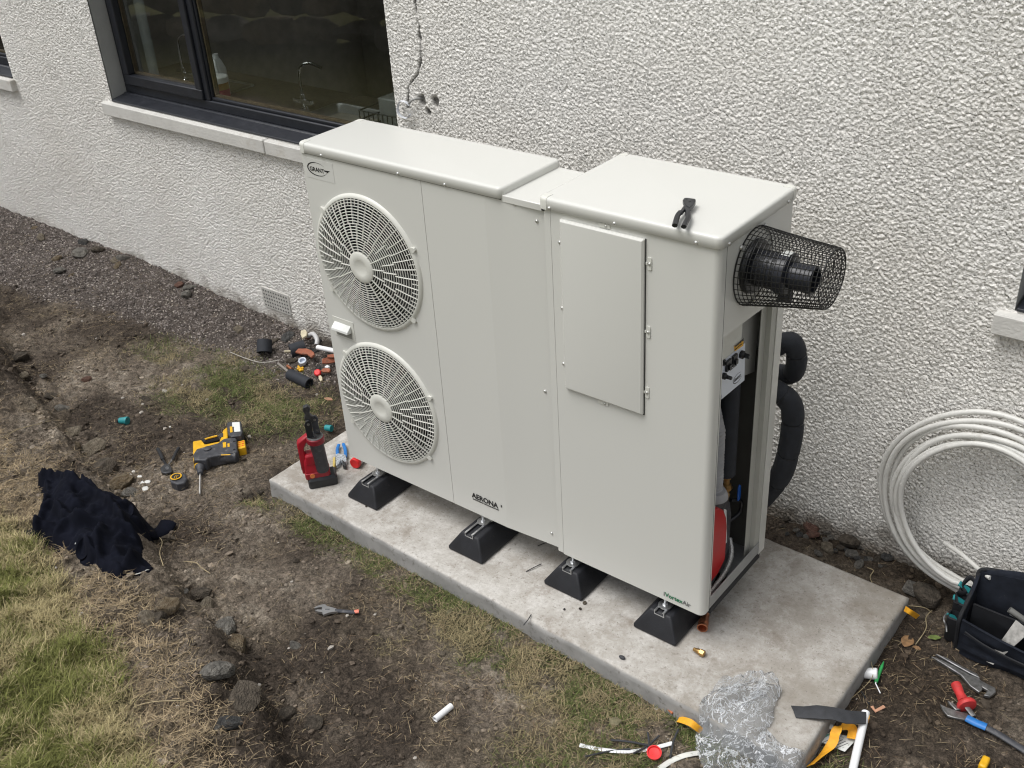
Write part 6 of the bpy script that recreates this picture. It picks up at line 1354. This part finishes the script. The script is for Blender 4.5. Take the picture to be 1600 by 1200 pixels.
# ---- tools on the soil at the right edge
zr = Zm(1320, 860, .2834, G(1520, 1060).z + .016); zz = zr.o[3]
a = MB(); a.prism(zr.poly([(475, 588), (500, 592), (600, 640), (690, 690), (745, 712), (758, 770), (740, 785), (690, 750), (640, 690), (560, 640)]), zz - .008, zz + .004)
b2 = MB(); b2.prism(zr.poly([(498, 578), (560, 600), (650, 650), (730, 690), (742, 712), (690, 688), (600, 638)]), zz - .004, zz + .009)
c2 = MB(); c2.prism(zr.poly([(740, 712), (765, 728), (830, 760), (832, 785), (800, 808), (765, 800), (790, 775), (750, 752)]), zz - .009, zz + .003)
put([('wrench_arm', a, STEEL, dict(bevel=.002)), ('wrench_arm', b2, STEEL, dict(bevel=.002)), ('wrench_jaw', c2, STEEL, dict(bevel=.002))], 'grip_wrench', 'worn bare steel wrench on the soil below the tool bag', 'wrench', zr(650, 690, -.012))
zr = Zm(1320, 860, .2834, G(1510, 1100).z + .03); zz = zr.o[3]
def L3(q, pts): return [q(x, y, dz) for x, y, dz in pts]
a = MB(); P = smooth_path(L3(zr, [(612, 738, .012), (635, 790, .010), (655, 830, .008)]), 6); a.tube(P, [.0165, .0170, .0168, .0165, .0160, .0155, .0150, .0152, .0158, .0165, .0170, .0175, .018][:len(P)], 16)
b2 = MB(); ax = (zr(672, 862, 0) - zr(612, 738, .012)).normalized(); M = Matrix.Translation(zr(670, 848, .004)) @ ax.to_track_quat('Z', 'Y').to_matrix().to_4x4(); b2.lathe([(.018, -.012), (.030, -.006), (.033, .002), (.030, .010), (.016, .012)], 24, M)
c2 = MB(); c2.tube(L3(zr, [(672, 862, .002), (690, 885, -.004), (712, 915, -.008)]), [(.0045, .009)] * 3, 8, flat=(0, 0, 1))
put([('grip', a, HRED), ('guard', b2, HRED), ('chisel_shank', c2, STEEL)], 'chisel', 'chisel with a worn red grip and round red hand guard', 'chisel', zr(650, 820, -.03))
zr = Zm(1320, 860, .2834, G(1530, 1120).z + .018)
a = MB(); P = smooth_path(L3(zr, [(775, 975, .0), (850, 1015, .0), (930, 1065, 0), (1010, 1115, 0), (1100, 1170, 0)]), 5); a.tube(P, [(.008, .0125)] * len(P), 10, flat=(0, 0, 1))
b2 = MB(); P = L3(zr, [(672, 925, .002), (720, 950, .002), (780, 975, .002)]); b2.tube(P, [(.010, .015)] * 3, 12, flat=(0, 0, 1))
c2 = MB(); c2.prism(zr.poly([(525, 850), (560, 868), (620, 888), (680, 905), (675, 940), (600, 925), (565, 915), (540, 885)]), zr.o[3] - .006, zr.o[3] + .004); d2 = MB(); d2.prism(zr.poly([(565, 832), (600, 850), (640, 880), (610, 885), (580, 855)]), zr.o[3] - .004, zr.o[3] + .006)
o = put([('handle', a, DGREY), ('handle_collar', b2, BLUE), ('cutter_jaw', c2, STEEL, dict(bevel=.002)), ('cutter_jaw', d2, STEEL, dict(bevel=.002))], 'pipe_wrench', 'grey handled wrench with blue collar lying under the red chisel', 'wrench', zr(780, 970, -.018))
c = G(1537, 1197); mb = MB(); mb.box(c.x - .012, c.x + .012, c.y - .03, c.y + .02, c.z, c.z + .03); single(mb, 'yellow_tool_end', YEL, 'yellow plastic tool end at the bottom right frame edge', 'tool', c, bevel=.006)

# ---- litter at the slab's right corner
c = G(1358, 1062); q = MB(); A = Vector((c.x - .02, c.y - .0, c.z + .020)); M = Matrix.Translation(A) @ Vector((.9, .35, .15)).to_track_quat('Z', 'Y').to_matrix().to_4x4()
q.lathe([(.014, -.004), (.018, 0), (.020, .020), (.021, .040), (.018, .044), (.016, .02)], 20, M); q2 = MB(); q2.lathe([(.010, -.022), (.011, -.005), (.014, -.004)], 16, M)
put([('cap_body', q, WCLEAN), ('cap_spout', q2, WCLEAN)], 'white_nozzle', 'small white plastic nozzle on dark soil by the slab edge', 'nozzle', c)
A, B = gp(1368, 1070, .012), gp(1379, 1044, .03); q = MB(); q.cyl(A, A.lerp(B, .78), .0062, .0058, 12); q.cyl(A.lerp(B, .78), B, .0045, .002, 10); q2 = MB(); q2.tube([A, A + (A - B) * .06, gp(1375, 1086, .008)], .0022, 6)
put([('green_barrel', q, GREEN), ('white_tip', q2, WCLEAN)], 'green_scriber', 'thin green plastic tool with a bent white tip beside the white nozzle', 'tool', A)
q = MB(); q.tube(smooth_path([G(1355, 1030) + Vector((0, 0, .02)), G(1359, 1050) + Vector((0, 0, .045)), G(1361, 1068) + Vector((0, 0, .03)), G(1335, 1090) + Vector((0, 0, .01)), G(1310, 1107) + Vector((0, 0, .01))]), .0012, 5); single(q, 'pale_wire', STRAW, 'thin pale wire looped over the white nozzle', 'wire', G(1355, 1040))
A = gp(1345, 1082, .006); B = gp(1358, 1103, .006); q = MB(); q.tube([A, B], .0028, 6); single(q, 'black_rod', BLACKP, 'thin black rod on the soil right of the slab corner', 'rod', A)
A, B, C_ = gp(1362, 1107, .008), gp(1367, 1114, .008), gp(1381, 1108, .012); q = MB(); q.tube([A, B, C_], [(.003, .0065)] * 3, 8, flat=(0, 0, 1)); single(q, 'tan_clip', TAN, 'bent tan plastic clip right of the black rubber strip', 'clip', A)
# black damp-proof strip bridging from slab to soil, with yellow end under it
zs_ = Zm(1080, 1060, .2, .02)
A0 = zs_(785, 258, .0); pts = [(785, 258), (900, 265), (1000, 260), (1100, 285), (1220, 305), (1368, 308)]; q = MB(); rings = []
tops = [(780, 212), (880, 218), (980, 208), (1100, 222), (1230, 250), (1368, 262)]; bots = [(818, 305), (920, 308), (1010, 315), (1100, 320), (1210, 350), (1365, 352)]
zs2 = [.004, .012, .018, .022, .010, -.02]
for (a_, b_, zv) in zip(tops, bots, zs2):
    P, Q = Z(1080 + a_[0] * .2, 1060 + a_[1] * .2, zv), Z(1080 + b_[0] * .2, 1060 + b_[1] * .2, zv); rings.append([P, P.lerp(Q, .5) + Vector((0, 0, .004)), Q, Q - Vector((0, 0, .003)), P.lerp(Q, .5) + Vector((0, 0, .001)), P - Vector((0, 0, .003))])
q.loft(rings); single(q, 'rubber_strip', SLATE, 'black rubber strip lying across the right front corner of the slab', 'strip', A0)
p = Z(1080 + 1378 * .2, 1060 + 300 * .2, -.03); q = MB(); q.prism([tuple(Z(1080 + x * .2, 1060 + y * .2, -.03)[:2]) for x, y in ((1362, 262), (1395, 265), (1393, 310), (1370, 335))], -.05, -.03); single(q, 'yellow_tape_end', YELS, 'yellow tape end poking out beyond the black rubber strip', 'tape', p)
pipe('white_pipe_offcut', 'long white plastic pipe running out of frame at the bottom right', 'pipe', gp(1350, 1130, .05), gp(1330, 1216, .02), .0135, WCLEAN)
g1 = G(1310, 1150).z + .010
q = MB(); q.prism([tuple(Z(1080 + x * .2, 1060 + y * .2, g1)[:2]) for x, y in ((965, 478), (1085, 425), (1300, 470), (1200, 575))], g1, g1 + .002); cardo = single(q, 'leaflet', CARD, 'printed instruction leaflet on the soil under the yellow webbing', 'leaflet', Z(1080 + 1130 * .2, 1060 + 490 * .2, g1))
q = MB(); q.prism([tuple(Z(1080 + x * .2, 1060 + y * .2, g1)[:2]) for x, y in ((975, 478), (1080, 432), (1098, 438), (1000, 490))], g1 + .0021, g1 + .0027); q.v = [tuple(Vector(v) - cardo.location) for v in q.v]; q.build('leaflet_header', mat('leaflet teal print', (.10, .28, .24), .5), cardo)
for i in range(5):
    q = MB(); A = Z(1080 + (1030 + i * 22) * .2, 1060 + (500 + i * 13) * .2, g1 + .0024); B = Z(1080 + (1140 + i * 22) * .2, 1060 + (452 + i * 13) * .2, g1 + .0024); q.tube([A, B], [(.0003, .0012)] * 2, 4, flat=(0, 0, 1)); q.v = [tuple(Vector(v) - cardo.location) for v in q.v]; q.build('printed_line', INKGR, cardo)
q = MB(); q.box(-.016, .016, -.008, .008, 0, .012, Matrix.Translation(Z(1294, 1137, g1 + .01)) @ rotz(.4)); single(q, 'white_clip', WCLEAN, 'little white clip above the leaflet', 'clip', Z(1294, 1137, g1), bevel=.004)
# yellow webbing loop : ribbon
def ribbon(name, pts, wd, m, label, cat, nor=None, th=.0012):
    P = smooth_path(pts, 6); rings = []
    for i, p in enumerate(P):
        t = (P[min(i + 1, len(P) - 1)] - P[max(i - 1, 0)]).normalized(); s_ = Vector(nor if nor else (0, 0, 1)); b_ = (s_ - t * s_.dot(t)).normalized(); n_ = t.cross(b_)
        rings.append([p + b_ * wd / 2 + n_ * th, p + b_ * wd / 2, p - b_ * wd / 2, p - b_ * wd / 2 + n_ * th])
    mb = MB(); mb.loft(rings); return single(mb, name, m, label, cat, P[0])
Lp = [Z(1080 + x * .2, 1060 + y * .2, g1 + dz) for x, y, dz in ((1250, 470, .02), (1262, 400, .03), (1225, 375, .05), (1165, 380, .055), (1125, 425, .045), (1110, 490, .028), (1060, 560, .015), (1000, 620, .015), (930, 680, .03))]
ribbon('yellow_webbing', Lp, .030, YELS, 'folded yellow webbing strap lying over the leaflet', 'strap', nor=(.55, .75, .35))
Lp = [Z(1080 + x * .2, 1060 + y * .2, -.075 + dz) for x, y, dz in ((-100, 318, .0), (-50, 330, .02), (0, 350, .03), (40, 380, .02), (80, 410, 0))]
ribbon('yellow_webbing', Lp, .024, YELS, 'short piece of yellow webbing at the slab edge left of the plastic bag', 'strap', nor=(.5, .6, .6))
# clear plastic bag : film with folds
def film_mat():
    m = bpy.data.materials.new('clear plastic film'); m.use_nodes = True; N = m.node_tree.nodes; L = m.node_tree.links; N.remove(N['Principled BSDF'])
    t = N.new('ShaderNodeBsdfTransparent'); t.inputs[0].default_value = (.93, .94, .95, 1); g = N.new('ShaderNodeBsdfGlossy'); g.inputs['Roughness'].default_value = .12
    d = N.new('ShaderNodeBsdfDiffuse'); d.inputs[0].default_value = (.93, .95, .98, 1); tl = N.new('ShaderNodeBsdfTranslucent'); tl.inputs[0].default_value = (.9, .92, .95, 1)
    f = N.new('ShaderNodeLayerWeight'); f.inputs[0].default_value = .05; tc = N.new('ShaderNodeTexCoord'); n = N.new('ShaderNodeTexNoise'); n.inputs['Scale'].default_value = 13; n.inputs['Detail'].default_value = 4; n.inputs['Distortion'].default_value = 2.2; L.new(tc.outputs['Object'], n.inputs[0])
    mr = N.new('ShaderNodeMapRange'); sbt = N.new('ShaderNodeMath'); sbt.operation = 'SUBTRACT'; sbt.inputs[1].default_value = .5; ab = N.new('ShaderNodeMath'); ab.operation = 'ABSOLUTE'; L.new(n.outputs[0], sbt.inputs[0]); L.new(sbt.outputs[0], ab.inputs[0])
    mr.inputs[1].default_value = 0; mr.inputs[2].default_value = .028; mr.inputs[3].default_value = .85; mr.inputs[4].default_value = .09; L.new(ab.outputs[0], mr.inputs[0])
    a = N.new('ShaderNodeMixShader'); a.inputs[0].default_value = .25; L.new(d.outputs[0], a.inputs[1]); L.new(tl.outputs[0], a.inputs[2])
    b = N.new('ShaderNodeMixShader'); L.new(mr.outputs[0], b.inputs[0]); L.new(t.outputs[0], b.inputs[1]); L.new(a.outputs[0], b.inputs[2])
    c = N.new('ShaderNodeMixShader'); L.new(f.outputs['Fresnel'], c.inputs[0]); L.new(b.outputs[0], c.inputs[1]); L.new(g.outputs[0], c.inputs[2])
    nb = N.new('ShaderNodeTexNoise'); nb.inputs['Scale'].default_value = 22; nb.inputs['Detail'].default_value = 3; nb.inputs['Distortion'].default_value = 2.5; L.new(tc.outputs['Object'], nb.inputs[0])
    bp = N.new('ShaderNodeBump'); bp.inputs['Strength'].default_value = .9; bp.inputs['Distance'].default_value = .008; L.new(nb.outputs[0], bp.inputs['Height']); L.new(bp.outputs[0], g.inputs['Normal'])
    L.new(c.outputs[0], N['Material Output'].inputs[0]); return m
FILM = film_mat(); zb_ = Zm(1080, 1060, .2, .0)
BAGO = [(45, 330), (60, 250), (150, 150), (260, 90), (400, 65), (560, 60), (640, 70), (700, 110), (660, 200), (640, 260), (640, 340), (560, 430), (500, 510), (560, 480), (660, 520), (760, 560), (920, 590), (1060, 650), (1050, 720), (960, 820), (400, 860), (120, 800), (110, 600), (60, 470)]
bgl = Z(1180, 1160, 0); bgt = thing('plastic_bag', 'crumpled clear plastic bag lying over the front edge of the slab', 'plastic bag', bgl)
for li, (hh_, sd) in enumerate(((.14, 301), (.045, 311))):
    def hb_(X, Y, D):
        U_ = X * .5 + Y * .86; V_ = -X * .86 + Y * .5; rd = 1 - abs(2 * vn(U_ * 5 + fbm(X, Y, 5, 2, sd + 5), V_ * 14, sd) - 1); rd2 = 1 - abs(2 * vn(U_ * 16, V_ * 26 + 2 * fbm(X, Y, 9, 2, sd + 7), sd + 1) - 1)
        return hsurf(X, Y) + .006 + li * .0 + hh_ * (.35 + .65 * sst(D / .07)) * np.clip(rd, 0, 1) ** 1.5 * np.clip(D / .012, .15, 1) + .010 * rd2 ** 2 * np.clip(D / .01, 0, 1)
    X, Y, Zt, K = poly_mesh(zb_, BAGO, .013 if li == 0 else .008, hb_)
    if li == 0:
        r_ = RS(77); Zt = Zt + r_.uniform(-.006, .010, Zt.shape); X = X + r_.uniform(-.004, .004, X.shape) * (K.shape[0] > 0); Y = Y + r_.uniform(-.004, .004, Y.shape)
    big('film_layer', np.stack([X - bgl.x, Y - bgl.y, Zt - bgl.z], -1).reshape(-1, 3), (lambda Q: np.concatenate([Q[:, [0, 1, 2]], Q[:, [0, 2, 3]]]))(grid_faces(X.shape[1], X.shape[0], K)), FILM, None, None, bgt, li == 1)
# white trunking strips, red cap, orange scraps in the grass at the bottom
def strip(name, pts, w_, m, label, up=.012):
    P = [G(x, y) + Vector((0, 0, up)) for x, y in pts]; mb = MB(); S = smooth_path(P, 6); mb.tube(S, [(.0035, w_)] * len(S), 8, flat=(0, 0, 1)); return single(mb, name, m, label, 'strip', P[0])
strip('white_strip', [(906, 1168), (940, 1175), (975, 1178), (1010, 1175), (1050, 1165)], .008, WCLEAN, 'thin curved white plastic strip on the grass behind the red cap')
strip('white_strip', [(1030, 1205), (1050, 1192), (1070, 1184), (1092, 1180)], .010, mat('ivory strip', (.66, .66, .62), .4), 'wider ivory plastic strip on the grass below the red cap')
c = G(1022, 1185) + Vector((0, 0, .028)); q = MB(); M = Matrix.Translation(c) @ Euler((.25, .15, 0)).to_matrix().to_4x4(); q.lathe([(.010, -.03), (.012, -.012), (.023, -.008), (.0245, .003), (.021, .003), (.019, -.003), (.002, -.004)], 28, M); single(q, 'red_cap', BRED, 'shallow bright red plastic cap standing on the grass at the bottom', 'cap', c)
for pts, l in ((((955, 1162), (985, 1165), (1020, 1172)), 'longer dark twig beside the white strip'), (((1012, 1150), (1014, 1165), (1013, 1176)), 'short dark twig above the red cap'), (((1060, 1145), (1052, 1165), (1047, 1190)), 'dark forked twig right of the red cap'), (((915, 1188), (950, 1180), (985, 1176)), 'dark twig below the white strip'), (((990, 1183), (1010, 1172), (1030, 1155)), 'dark twig crossing the white strip')):
    P = [G(x, y) + Vector((0, 0, .018)) for x, y in pts]; mb = MB(); mb.tube(smooth_path(P, 5), .0035, 6); single(mb, 'dark_twig', SLATE, l, 'twig', P[0])
P = [G(x, y) + Vector((0, 0, .02)) for x, y in ((1026, 1094), (1036, 1106), (1044, 1112), (1052, 1120))]; mb = MB(); mb.tube(smooth_path(P, 6), [(.004, .009)] * 19, 7, flat=(0, 0, 1)); single(mb, 'orange_twine', mat('faded orange twine', (.40, .13, .06), .8, var=.4, vs=100), 'faded orange twine at the foot of the slab edge', 'twine', P[0])
c = Z(1423, 958, -.02); ribbon('yellow_tape_scrap', [Z(1414, 951, -.01), Z(1422, 956, .0), Z(1434, 964, -.05)], .02, YELS, 'yellow tape scrap at the right corner of the slab', 'tape', nor=(.3, .3, .9))
for px, py, qx, qy, l in ((1088, 1153, 1100, 1166, 'short white splinter left of the plastic bag'),):
    pipe('white_rod_offcut', l, 'rod', gp(px, py, .01), gp(qx, qy, .02), .004, WPIPE, hollow=False)
c = G(893, 1037); 
for i, (px, py, s_) in enumerate(((873, 1013, .018), (790, 1075, .008), (1000, 1100, .01))): rock(px, py, s_, 4 if i == 0 else 1, ('pinkish stone against the slab front face', 'pale pebble on the grass in front of the slab', 'small pebble on the grass near the orange twine')[i])
